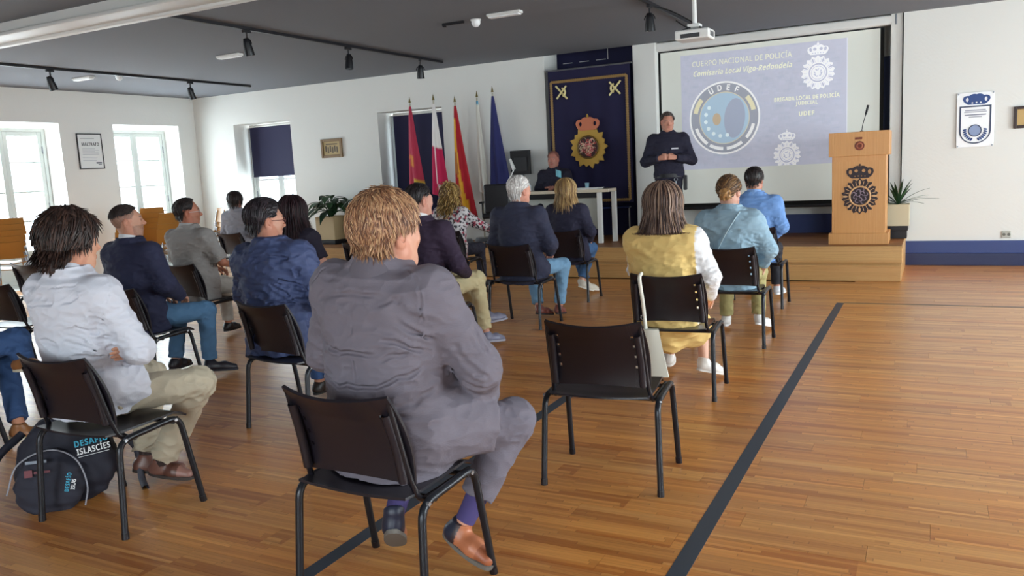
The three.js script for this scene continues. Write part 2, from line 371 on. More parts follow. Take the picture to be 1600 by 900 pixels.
chair(-5.2, -2.36, 0, 'black chair at the left edge under the crossed jeans leg');
chair(-6.7, -3.9, 2 * deg, 'empty black chair at the left edge behind the white shirt');
chair(-6.1, -5.22, -4 * deg, 'black chair of the man in the pale grey polo shirt');
chair(-8.25, -5.15, 0, 'empty black chair by the french window, mostly hidden by dark hair');
chair(-4.93, -5.25, 0, 'black chair of the woman with long dark hair');
chair(-3.56, -5.27, 0, 'black chair of the man in the dark purple jacket');
chair(-1.47, -4.93, 3 * deg, 'black chair of the woman in the yellow vest');
chair(-8.85, -6.75, -3 * deg, 'empty black chair between the bearded man and the polo shirt');
chair(-5.42, -7.0, 0, 'empty black chair left of the blond head of the grey-suited man');
chair(-3.52, -6.78, -3 * deg, 'black chair of the white-haired man');
chair(-1.44, -6.46, 0, 'black chair of the woman in the pale denim jacket');
chair(-8.97, -8.6, 0, 'black chair of the far person by the half-lowered blind');
chair(-5.2, -8.35, 0, 'black chair of the woman with blond curls');
chair(-3.64, -8.26, 2 * deg, 'black chair of the blond woman in the navy blazer');
chair(-1.58, -8.22, 0, 'black chair of the man in the sky-blue shirt');

// plywood chairs stacked by the windows
const ply = M(hex('#b07a33'), .45), plyEdge = M(hex('#8a5a22'), .5);
function plyChair() {
  const c = thing('plywood_chair', '', 'chair');
  part(c, 'seat', sheet(10, 10, (u, v) => [(u - .5) * .4, .455 - .02 * Math.sin(Math.PI * u) + .012 * v, .2 - v * .4], .011), ply);
  part(c, 'backrest', sheet(10, 6, (u, v) => [(u - .5) * .4 * (1 - .12 * v), .6 + v * .24, .21 + .06 * v + .025 * (1 - Math.pow(2 * u - 1, 2))], .011), ply);
  for (const s of [-1, 1]) {
    part(c, 'leg', [rod([s * .2, 0, -.2], [s * .17, .45, -.13], .01)], MT.chrome);
    part(c, 'leg', [bendTube([[s * .2, 0, .24], [s * .17, .45, .17], [s * .16, .8, .255]], .01, .05)], MT.chrome);
    part(c, 'side_rail', [rod([s * .17, .44, -.13], [s * .17, .44, .17], .009)], MT.chrome);
  }
  return c;
}
const ply0 = plyChair(); let plies = 0;
function plyAt(x, z, turn, y, label) {
  const g = 'plywood chairs stacked along the windows';
  if (!plies++) { ply0.position.set(x, y, z); ply0.rotation.y = turn; ply0.userData.label = label; ply0.userData.group = g; } else copyOf(ply0, [x, y, z], turn, label, g);
}
const stackNames = ['bottom', 'second', 'third', 'fourth', 'top'];
for (const [x, z, t, n, where] of [[-11.5, -8.85, .95, 4, 'stack right of the bearded head'], [-11.75, -9.5, .8, 5, 'tallest stack in front of the bright window'], [-11.0, -9.3, .7, 4, 'small stack beside the polo-shirted man'], [-11.1, -10.1, 2.6, 4, 'rearmost stack near the room corner'], [-12.0, -7.25, .9, 5, 'stack at the left picture edge']])
  for (let k = 0; k < n; k++) plyAt(x + k * .012, z, t + k * .05, k * .085, `orange plywood chair, ${k === n - 1 ? 'top' : stackNames[k]} one of the ${where}`);

// ------------------------------------------------------------------ emblem shapes (crown over rayed badge), drawn on canvases and cut as plates
function crownPath(c, w, h) { // crown centred on x, bottom at y = 0, canvas y down
  c.beginPath(); c.moveTo(-w * .36, 0); c.bezierCurveTo(-w * .62, -h * .35, -w * .55, -h * .8, -w * .3, -h * .72); c.bezierCurveTo(-w * .2, -h * .95, -w * .06, -h * .95, 0, -h * .78);
  c.bezierCurveTo(w * .06, -h * .95, w * .2, -h * .95, w * .3, -h * .72); c.bezierCurveTo(w * .55, -h * .8, w * .62, -h * .35, w * .36, 0); c.closePath();
}
function emblem(c, x, y, s, ink, back, rays = 18) { // s: half height of the badge
  c.save(); c.translate(x, y); c.lineJoin = 'round';
  c.fillStyle = ink; c.beginPath();
  for (let i = 0; i < rays * 2; i++) { const a = i * Math.PI / rays - Math.PI / 2, r = s * (i % 2 ? .86 : 1.0); c.lineTo(Math.cos(a) * r * .98, Math.sin(a) * r); } c.closePath(); c.fill();
  if (back) {
    c.fillStyle = back; for (let i = 0; i < 8; i++) { const a = i * Math.PI / 4 + Math.PI / 8; c.save(); c.rotate(a); c.beginPath(); c.ellipse(s * .76, 0, s * .14, s * .05, 0, 0, 7); c.fill(); c.restore(); }
    for (let i = 0; i < 24; i++) { const a = i * Math.PI / 12; c.save(); c.rotate(a); c.fillRect(s * .6, -s * .012, s * .24, s * .024); c.restore(); }
    c.beginPath(); c.arc(0, 0, s * .54, 0, 7); c.fill(); c.fillStyle = ink; c.beginPath(); c.arc(0, 0, s * .46, 0, 7); c.fill(); c.strokeStyle = back; c.lineWidth = s * .03; c.beginPath(); c.arc(0, 0, s * .38, 0, 7); c.stroke();
    c.fillStyle = back; for (let i = 0; i < 10; i++) { c.beginPath(); c.ellipse(Math.cos(i * 2.4) * s * .2, Math.sin(i * 2.4) * s * .2, s * .07, s * .035, i, 0, 7); c.fill(); }
  }
  c.translate(0, -s * 1.04); c.fillStyle = ink; crownPath(c, s * 1.15, s * .62); c.fill();
  c.beginPath(); c.arc(0, -s * .6, s * .07, 0, 7); c.fill(); c.fillRect(-s * .02, -s * .74, s * .04, s * .16);
  if (back) { c.fillStyle = back; for (const q of [-.42, .42]) { c.beginPath(); c.ellipse(q * s, -s * .3, s * .08, s * .12, q * .6, 0, 7); c.fill(); } for (let i = -2; i <= 2; i++) { c.beginPath(); c.arc(i * s * .15, -s * .09, s * .035, 0, 7); c.fill(); } for (const q of [-.18, .18]) { c.beginPath(); c.ellipse(q * s, -s * .32, s * .1, s * .09, 0, 0, 7); c.fill(); } }
  c.restore();
}
// ------------------------------------------------------------------ projection screen
{
  const z = -11.84, x0 = -3.6, x1 = -.6, yb = .8, yt = 3.03;
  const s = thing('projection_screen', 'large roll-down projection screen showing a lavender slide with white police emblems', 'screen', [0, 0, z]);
  part(s, 'housing', [rb(-3.8, -.47, 3.05, 3.17, -.04, .1, .03, 4)], MT.white);
  part(s, 'housing_end_cap', [rb(-.475, -.45, 3.04, 3.175, -.045, .105, .01)], MT.steel);
  const W = 2048, H = 1480, px = (x) => (x - x0) / (x1 - x0) * W, py = (y) => (yt - y) / (yt - yb) * H;
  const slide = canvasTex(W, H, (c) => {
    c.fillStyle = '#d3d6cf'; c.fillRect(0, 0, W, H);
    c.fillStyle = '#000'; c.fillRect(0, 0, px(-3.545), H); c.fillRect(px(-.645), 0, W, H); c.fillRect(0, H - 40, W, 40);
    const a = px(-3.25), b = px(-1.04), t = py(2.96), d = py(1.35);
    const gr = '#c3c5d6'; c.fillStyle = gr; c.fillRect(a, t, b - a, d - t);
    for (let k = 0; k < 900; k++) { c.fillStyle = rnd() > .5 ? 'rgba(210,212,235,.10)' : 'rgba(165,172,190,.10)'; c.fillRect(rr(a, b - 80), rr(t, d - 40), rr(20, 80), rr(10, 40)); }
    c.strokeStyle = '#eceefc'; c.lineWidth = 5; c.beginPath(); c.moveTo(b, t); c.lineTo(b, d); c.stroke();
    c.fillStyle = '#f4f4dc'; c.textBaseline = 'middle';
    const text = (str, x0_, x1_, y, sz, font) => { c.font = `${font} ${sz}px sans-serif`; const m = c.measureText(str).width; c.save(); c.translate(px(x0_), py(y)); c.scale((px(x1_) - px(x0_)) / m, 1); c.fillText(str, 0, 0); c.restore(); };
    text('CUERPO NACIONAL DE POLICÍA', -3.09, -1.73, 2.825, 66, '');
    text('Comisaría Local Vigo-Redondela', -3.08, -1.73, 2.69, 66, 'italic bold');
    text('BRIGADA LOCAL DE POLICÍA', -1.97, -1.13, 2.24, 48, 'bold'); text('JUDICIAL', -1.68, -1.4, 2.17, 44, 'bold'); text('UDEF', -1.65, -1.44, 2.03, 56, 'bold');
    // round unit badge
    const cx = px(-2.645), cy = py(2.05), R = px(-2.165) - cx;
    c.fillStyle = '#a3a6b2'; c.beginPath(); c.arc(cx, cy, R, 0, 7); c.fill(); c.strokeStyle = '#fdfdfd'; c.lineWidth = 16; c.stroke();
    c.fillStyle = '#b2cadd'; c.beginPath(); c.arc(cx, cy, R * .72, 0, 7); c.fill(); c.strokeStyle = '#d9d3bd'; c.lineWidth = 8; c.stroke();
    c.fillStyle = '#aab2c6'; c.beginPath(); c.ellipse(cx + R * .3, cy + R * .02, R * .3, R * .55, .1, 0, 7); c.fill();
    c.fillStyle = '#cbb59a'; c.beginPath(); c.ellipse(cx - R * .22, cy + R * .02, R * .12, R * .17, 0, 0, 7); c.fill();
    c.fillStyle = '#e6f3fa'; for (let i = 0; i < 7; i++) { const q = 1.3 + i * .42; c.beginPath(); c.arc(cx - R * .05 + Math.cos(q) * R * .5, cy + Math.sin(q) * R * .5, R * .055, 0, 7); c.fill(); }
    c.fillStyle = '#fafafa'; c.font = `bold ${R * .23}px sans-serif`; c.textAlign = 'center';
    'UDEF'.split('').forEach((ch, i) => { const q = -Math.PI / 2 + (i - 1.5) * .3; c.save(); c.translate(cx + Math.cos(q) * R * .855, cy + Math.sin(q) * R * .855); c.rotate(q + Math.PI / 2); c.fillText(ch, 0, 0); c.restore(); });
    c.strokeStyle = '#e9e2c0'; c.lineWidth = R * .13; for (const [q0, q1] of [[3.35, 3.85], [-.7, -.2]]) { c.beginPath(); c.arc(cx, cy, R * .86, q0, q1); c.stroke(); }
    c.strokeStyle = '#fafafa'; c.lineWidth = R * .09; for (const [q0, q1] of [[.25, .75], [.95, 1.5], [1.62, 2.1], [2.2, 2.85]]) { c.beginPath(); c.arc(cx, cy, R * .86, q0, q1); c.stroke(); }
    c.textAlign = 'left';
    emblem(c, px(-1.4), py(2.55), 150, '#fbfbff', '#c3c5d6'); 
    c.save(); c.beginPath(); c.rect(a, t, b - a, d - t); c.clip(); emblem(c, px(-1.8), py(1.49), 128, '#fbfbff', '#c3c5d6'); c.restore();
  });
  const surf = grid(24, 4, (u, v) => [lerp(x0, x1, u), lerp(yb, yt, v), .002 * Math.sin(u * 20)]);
  part(s, 'screen_surface', surf, new THREE.MeshStandardMaterial({ map: slide, roughness: .9, emissive: '#ffffff', emissiveMap: slide, emissiveIntensity: .12 }));  // projector light painted into the screen colour, plus a faint glow of its own
  part(s, 'screen_backing', [bx(x0, x1, yb, yt + .05, -.012, -.006)], MT.black);
  part(s, 'bottom_bar', [rod([x0 - .03, yb - .01, 0], [x1 + .03, yb - .01, 0], .022)], MT.black);
}
// ------------------------------------------------------------------ tapestry with the police badge
{
  const z = -11.655, x0 = -5.25, x1 = -3.95, y0 = .92, y1 = 2.93, w = (x1 - x0) / 2;
  const t = thing('wall_tapestry', 'dark navy tapestry with gold fringed border and a gold star badge', 'tapestry', [(x0 + x1) / 2, y0, z]);
  const wave = (u, v) => .012 * Math.sin(u * 26 + v) * (1 - .6 * v);
  part(t, 'cloth', sheet(40, 20, (u, v) => [lerp(-w, w, u), lerp(0, y1 - y0, v), wave(u, v)], .006), M(hex('#1d1a3e'), .9));
  part(t, 'hanging_rod', [rod([-w - .03, y1 - y0, 0], [w + .03, y1 - y0, 0], .014)], MT.steel);
  const gold = M(hex('#9a7a4a'), .6, { metalness: .1 }), h = y1 - y0;
  const braid = (pts) => { const out = []; for (let i = 0; i < pts.length - 1; i++) { const [ax, ay] = pts[i], [bx_, by] = pts[i + 1], n = Math.round(Math.hypot(bx_ - ax, by - ay) / .035); for (let k = 0; k < n; k++) { const g = new THREE.TorusGeometry(.018, .007, 5, 8); g.translate(lerp(ax, bx_, (k + .5) / n), lerp(ay, by, (k + .5) / n), .016); out.push(g); } out.push(rod([ax, ay, .012], [bx_, by, .012], .012)); } return out; };
  part(t, 'fringed_border', braid([[-w + .05, .04], [-w + .05, h - .17], [w - .05, h - .17], [w - .05, .04], [-w + .05, .04]]), gold);
  // badge: star plate, disc, crown
  const star = new THREE.Shape(); for (let i = 0; i < 36; i++) { const a = i * Math.PI / 18, r = i % 2 ? .255 : (i % 4 ? .285 : .315); star[i ? 'lineTo' : 'moveTo'](Math.cos(a) * r * .95, Math.sin(a) * r); }
  const bx_ = (-4.62 - (x0 + x1) / 2), by_ = 1.76 - y0;
  const g1 = ext(star, .02, .008); g1.translate(bx_, by_, .02);
  const badge = part(t, 'star_badge', g1, M(hex('#c9a24c'), .45, { metalness: .25 }));
  const disc = new THREE.CylinderGeometry(.16, .165, .02, 28); disc.rotateX(Math.PI / 2); disc.translate(bx_, by_, .055);
  const discTex = canvasTex(256, 256, (c) => { c.fillStyle = '#3a1c1c'; c.fillRect(0, 0, 256, 256); for (let i = 0; i < 60; i++) { c.strokeStyle = ['#c04a48', '#e8a4a0', '#8a2a2c', '#d8c0a0'][i % 4]; c.lineWidth = rr(4, 12); c.beginPath(); c.arc(rr(40, 216), rr(40, 216), rr(10, 40), rr(0, 6), rr(0, 6)); c.stroke(); } });
  part(badge, 'medallion', disc, M('#ffffff', .6, { map: discTex }));
  const ring = new THREE.TorusGeometry(.165, .012, 6, 28); ring.translate(bx_, by_, .06); part(badge, 'medallion_ring', ring, M(hex('#7a5f2a'), .4, { metalness: .4 }));
  const cr = new THREE.Shape(); cr.moveTo(-.12, 0); cr.bezierCurveTo(-.22, .07, -.19, .17, -.1, .15); cr.bezierCurveTo(-.06, .19, -.02, .19, 0, .165); cr.bezierCurveTo(.02, .19, .06, .19, .1, .15); cr.bezierCurveTo(.19, .17, .22, .07, .12, 0); cr.closePath();
  for (const s of [-1, 1]) { const ho = new THREE.Path(); ho.absellipse(s * .115, .09, .025, .035, 0, Math.PI * 2, true, 0); cr.holes.push(ho); }
  const g2 = ext(cr, .015, .006); g2.translate(bx_, by_ + .255, .03); part(badge, 'crown', g2, M(hex('#cf7a5a'), .5));
  part(badge, 'crown_cross', [rb(bx_ - .008, bx_ + .008, by_ + .42, by_ + .49, .03, .045, .003), rb(bx_ - .02, bx_ + .02, by_ + .45, by_ + .465, .03, .045, .003)], M(hex('#c9a24c'), .4, { metalness: .3 }));
  for (const [cx, cy, m] of [[-5.03, 2.6, 1], [-4.18, 2.59, -1]]) { // crossed sword and axe ornaments
    const X = cx - (x0 + x1) / 2, Y = cy - y0, g = [];
    g.push(rod([X - .09 * m, Y + .1, .02], [X + .09 * m, Y - .1, .02], .014), rod([X + .08 * m, Y + .09, .022], [X - .08 * m, Y - .09, .022], .014));
    const ax = new THREE.TorusGeometry(.06, .016, 6, 12, 2.6); ax.rotateZ(m > 0 ? -1.2 : 1.8); ax.translate(X, Y, .024); g.push(ax);
    part(t, 'crossed_ornament', g, M(hex('#e3d59a'), .5));
  }
}
// ------------------------------------------------------------------ lectern
{
  const cx = -.805, z = -10.95, oak = M('#fff0dc', .4, { map: canvasTex(512, 512, (c) => { c.fillStyle = '#cf9f68'; c.fillRect(0, 0, 512, 512); for (let k = 0; k < 700; k++) { c.fillStyle = rnd() > .5 ? `rgba(150,95,45,${rr(.03, .12)})` : `rgba(255,225,175,${rr(.03, .12)})`; c.fillRect(rr(0, 512), rr(-100, 512), rr(.8, 3), rr(60, 300)); } }, [1.4, 1]) });
  const l = thing('lectern', 'oak lectern with a dark round police emblem on its front', 'lectern', [cx, ST + .004, z]);
  const zf = .24;
  part(l, 'base', [rb(-.335, .335, 0, .135, -.26, zf + .03, .006)], oak); part(l, 'body', [rb(-.3, .3, .13, 1.07, -.22, zf, .006)], oak);
  part(l, 'top_box', [rb(-.335, .335, 1.06, 1.345, -.26, zf + .03, .006)], oak);
  const em = new THREE.PlaneGeometry(.56, .72);
  const art = (ink, seal) => canvasTex(512, 660, (c) => { c.clearRect(0, 0, 512, 660); emblem(c, 256, 420, 225, ink, seal, 18); });
  // front emblem as a cut plate
  const plate = new THREE.Shape(); for (let i = 0; i < 36; i++) { const a = i * Math.PI / 18 + Math.PI / 2, r = i % 2 ? .2 : .235; plate[i ? 'lineTo' : 'moveTo'](Math.cos(a) * r * .95, Math.sin(a) * r); }
  const ink = M(hex('#2a1b22'), .5), oakIn = M(hex('#d7a878'), .5);
  const mk = (s, x, y, zz) => {
    const g = new THREE.Group(); g.name = 'emblem'; g.position.set(x, y, zz); g.scale.setScalar(s); l.add(g);
    part(g, 'rayed_ring', ext(plate, .004, .001), ink);
    const rays = []; for (let i = 0; i < 24; i++) { const q = new THREE.BoxGeometry(.06, .007, .004); q.translate(.167, 0, .008); q.rotateZ(i * Math.PI / 12); rays.push(q); } for (let i = 0; i < 8; i++) { const q = new THREE.CylinderGeometry(.022, .014, .004, 12); q.rotateX(Math.PI / 2); q.scale(1.5, .6, 1); q.translate(.178, 0, .009); q.rotateZ(i * Math.PI / 4 + Math.PI / 2); rays.push(q); }
    part(g, 'ray', rays, oakIn);
    const d1 = new THREE.TorusGeometry(.125, .012, 6, 32); d1.translate(0, 0, .006); part(g, 'inner_ring', d1, oakIn);
    const bits = []; for (let i = 0; i < 12; i++) { const q = new THREE.TorusGeometry(.022, .007, 5, 8, 4); q.rotateZ(i * 2); q.translate(Math.cos(i * 2.4) * .02 * Math.sqrt(i + .5) * 1.3, Math.sin(i * 2.4) * .02 * Math.sqrt(i + .5) * 1.3, .006); bits.push(q); }
    part(g, 'coat_of_arms', bits, M(hex('#8d7a86'), .5));
    const cr = new THREE.Shape(); cr.moveTo(-.1, 0); cr.bezierCurveTo(-.2, .06, -.17, .15, -.09, .13); cr.bezierCurveTo(-.05, .165, -.02, .165, 0, .145); cr.bezierCurveTo(.02, .165, .05, .165, .09, .13); cr.bezierCurveTo(.17, .15, .2, .06, .1, 0); cr.closePath();
    for (const [hx, hy, a, b] of [[-.115, .08, .02, .03], [.115, .08, .02, .03], [-.045, .095, .022, .02], [.045, .095, .022, .02], [-.06, .025, .008, .008], [-.02, .028, .008, .008], [.02, .028, .008, .008], [.06, .025, .008, .008]]) { const ho = new THREE.Path(); ho.absellipse(hx, hy, a, b, 0, Math.PI * 2, true, 0); cr.holes.push(ho); }
    const cg = ext(cr, .004, .001); cg.translate(0, .235, 0); part(g, 'crown', cg, ink); part(g, 'crown_cross', [bx(-.006, .006, .385, .42, 0, .004), bx(-.018, .018, .4, .408, 0, .004)], ink);
  };
  mk(.92, .015, .58, zf + .001);
  { const g = new THREE.Group(); g.name = 'small_emblem'; g.position.set(.005, 1.2, zf + .031); l.add(g); const red = M(hex('#7a3520'), .5); const d = new THREE.CylinderGeometry(.055, .055, .008, 18); d.rotateX(Math.PI / 2); d.translate(.005, -.02, 0); part(g, 'disc', d, red); part(g, 'crown', [rb(-.045, .035, .055, .08, -.002, .006, .003)], red); const r2 = new THREE.TorusGeometry(.03, .008, 5, 14); r2.translate(.005, -.02, .006); part(g, 'ring', r2, M(hex('#b56a4a'), .5)); }
  const m = thing('microphone', 'thin gooseneck microphone standing on the oak lectern', 'microphone', [cx, ST + 1.349, z]);
  part(m, 'gooseneck', [tube([[.02, 0, .1], [.03, .08, .09], [.06, .2, .06]], .0045, 12, 6)], MT.black); part(m, 'capsule', [rod([.06, .2, .06], [.085, .31, .04], .012, .015)], MT.black); part(m, 'base', [rod([.02, 0, .1], [.02, .014, .1], .02)], MT.black);
}
// ------------------------------------------------------------------ plants in square planters
const leafMat = new THREE.MeshPhysicalMaterial({ color: '#2c5229', roughness: .5, side: THREE.DoubleSide, transmission: .15, thickness: 0 }), leafMat2 = new THREE.MeshPhysicalMaterial({ color: '#1f3d22', roughness: .5, side: THREE.DoubleSide, transmission: .12, thickness: 0 });
function leaf(from, az, up, len, wid, droop, zlim = -9) { // a blade that leaves its stalk, arches and droops
  const d = V(Math.cos(az), 0, Math.sin(az)), side = V(-Math.sin(az), 0, Math.cos(az));
  return sheet(4, 8, (u, v) => {
    const w = wid * Math.sin(Math.PI * Math.pow(clamp(v, .02, .99), .8)) * (u - .5) * 2, r = len * v * Math.cos(up), y = len * v * Math.sin(up) - droop * v * v * len;
    const fold = .25 * Math.abs(u - .5) * wid;
    const zz = from[2] + d.z * r + side.z * w; return [from[0] + d.x * r + side.x * w, from[1] + y + fold, zz < zlim + .08 ? zlim + .08 * Math.exp((zz - zlim - .08) / .08) : zz];
  }, .0015);
}
function planter(x, y, z, label, broad, n, size, riser = 0) {
  const p = thing('potted_plant', label, 'plant', [x, y, z]), s = size;
  if (riser) part(p, 'stand', [rb(-s * .8, s * .8, 0, riser, -s * .8, s * .8, .004)], MT.black);
  part(p, 'pot', [rb(-s, s, riser + .06, riser + .06 + s * 2, -s, -s + .02), rb(-s, s, riser + .06, riser + .06 + s * 2, s - .02, s), rb(-s, -s + .02, riser + .06, riser + .06 + s * 2, -s + .02, s - .02), rb(s - .02, s, riser + .06, riser + .06 + s * 2, -s + .02, s - .02), rb(-s + .01, s - .01, riser + .06, riser + .1, -s + .01, s - .01)], M(hex(broad ? '#bda67e' : '#c9c0a4'), .6));
  part(p, 'pot_base', [rb(-s * .9, s * .9, riser, riser + .065, -s * .9, s * .9)], MT.black);
  const top = riser + .06 + s * 2 - .03;
  part(p, 'soil', [rb(-s + .02, s - .02, top - .05, top, -s + .02, s - .02)], M(hex('#3a2a20'), .95));
  for (let i = 0; i < n; i++) {
    const az = i * 2.4 + rr(-.3, .3), up = broad ? rr(.45, 1.35) : rr(.25, 1.2), stalk = broad ? rr(.12, .4) : 0, len = broad ? rr(.22, .34) : rr(.32, .52);
    const rx = Math.cos(az) * stalk * Math.cos(up) * .8, rz = Math.sin(az) * stalk * Math.cos(up) * .8, ry = stalk * Math.sin(up) + .02;
    const lf = part(p, i ? 'leaf_' + String(i).padStart(3, '0') : 'leaf', [leaf([rx, top + ry, rz], az, broad ? up * .35 : up, len, broad ? .068 : .017, broad ? .75 : .25, BACK + .02 - z)], i % 3 ? leafMat2 : leafMat);
    if (broad) part(lf, 'stalk', [tube([[0, top, 0], [rx * .5, top + ry * .65, rz * .5], [rx, top + ry, rz]], .006, 8, 5)], leafMat);
  }
}
planter(-9.3, ST + .004, -11.25, 'broad-leaved plant in a tan square pot behind the dark-haired woman', true, 46, .2, .02);
planter(-8.45, ST + .004, -11.3, 'broad-leaved plant rising left of the blond head, mostly hidden', true, 24, .19, .16);
planter(-.4, ST + .004, -11.47, 'small spiky plant in a cream square pot beside the lectern', false, 22, .135, .1);

// ------------------------------------------------------------------ flags on poles
function flag(x, z, top, label, colors, opts = {}) {
  const f = thing('flag', label, 'flag', [x, ST + .004, z], 0, 'row of flags on poles'), H = top - ST;
  part(f, 'pole', [rod([0, .05, 0], [0, H - .1, 0], .014)], M(hex('#b8b2a0'), .4)); part(f, 'base', [new THREE.CylinderGeometry(.14, .17, .06, 20).translate(0, .03, 0)], MT.steel);
  const fin = new THREE.ConeGeometry(.022, .1, 8); fin.translate(0, H - .04, 0); part(f, 'finial', fin, M(hex('#8a7a48'), .35, { metalness: .6 }));
  // draped cloth hanging from the pole top: narrow above, wider folds below
  const yTop = H - .15, len = opts.len || 1.45, wTop = .035, wBot = opts.w || .2, sway = opts.sway || .1, cols = [], nu = 36, nv = 40;
  const geo = grid(nu, nv, (u, v) => {
    const w = lerp(wTop, wBot, Math.pow(v, .8)), a = u * Math.PI * 2, fold = 1 + .28 * Math.sin(a * 5 + v * 2) * v;
    return [Math.cos(a) * w * .5 * fold + sway * Math.pow(v, 1.2) + (u > .9 || u < .1 ? .03 * v : 0), yTop - v * len - .06 * Math.cos(a) * v, Math.sin(a) * w * .42 * fold];
  });
  const uv = geo.attributes.uv, c = new THREE.Color(), pos = geo.attributes.position;
  for (let i = 0; i < uv.count; i++) { const x_ = (pos.getX(i) - sway * Math.pow(uv.getY(i), 1.2)) / lerp(wTop, wBot, Math.pow(uv.getY(i), .8)); c.set(colors(uv.getX(i), uv.getY(i), x_)); cols.push(c.r, c.g, c.b); }
  geo.setAttribute('color', new THREE.Float32BufferAttribute(cols, 3));
  const m = part(f, 'cloth', geo, M('#ffffff', .8, { vertexColors: true, side: THREE.DoubleSide }));
  return f;
}
flag(-7.52, -11.25, 2.72, 'crimson flag with small gold emblems in front of the navy blind', (u, v, x) => (v > .78 && v < .97 && x > .0 ? '#c8a838' : v > .55 && v < .66 && Math.abs(x + .1) < .22 ? '#d8823a' : '#b83450'), { w: .24, sway: .05 });
flag(-7.04, -11.2, 2.72, 'white and magenta flag beside the navy blind', (u, v, x) => (v < .47 ? '#e6e2e0' : v < .86 ? (Math.abs(x + .05) < .07 ? '#e8dcdc' : '#c01850') : (x > .1 ? '#dcd4d4' : '#c01850')), { w: .24, sway: .04 });
flag(-6.65, -11.2, 2.66, 'red and yellow striped flag in the middle of the row', (u, v, x) => { const s = x + .18 * Math.sin(v * 5); return v < .12 ? '#a80f22' : s > .16 ? '#a80f22' : (v > .42 && v < .62 && s < -.05) ? '#b06a28' : s > -.22 || v < .55 ? '#e0a21a' : '#a80f22'; }, { w: .27, sway: .1, len: 1.75 });
flag(-6.42, -11.5, 2.73, 'furled white flag with a light blue tip on its pole', (u, v, x) => (v < .05 ? '#5a9ab8' : '#dedcd2'), { w: .13, sway: .03 });
flag(-6.14, -11.5, 2.78, 'plain dark blue flag at the right end of the row', () => '#2b2f68', { w: .28, sway: .06 });

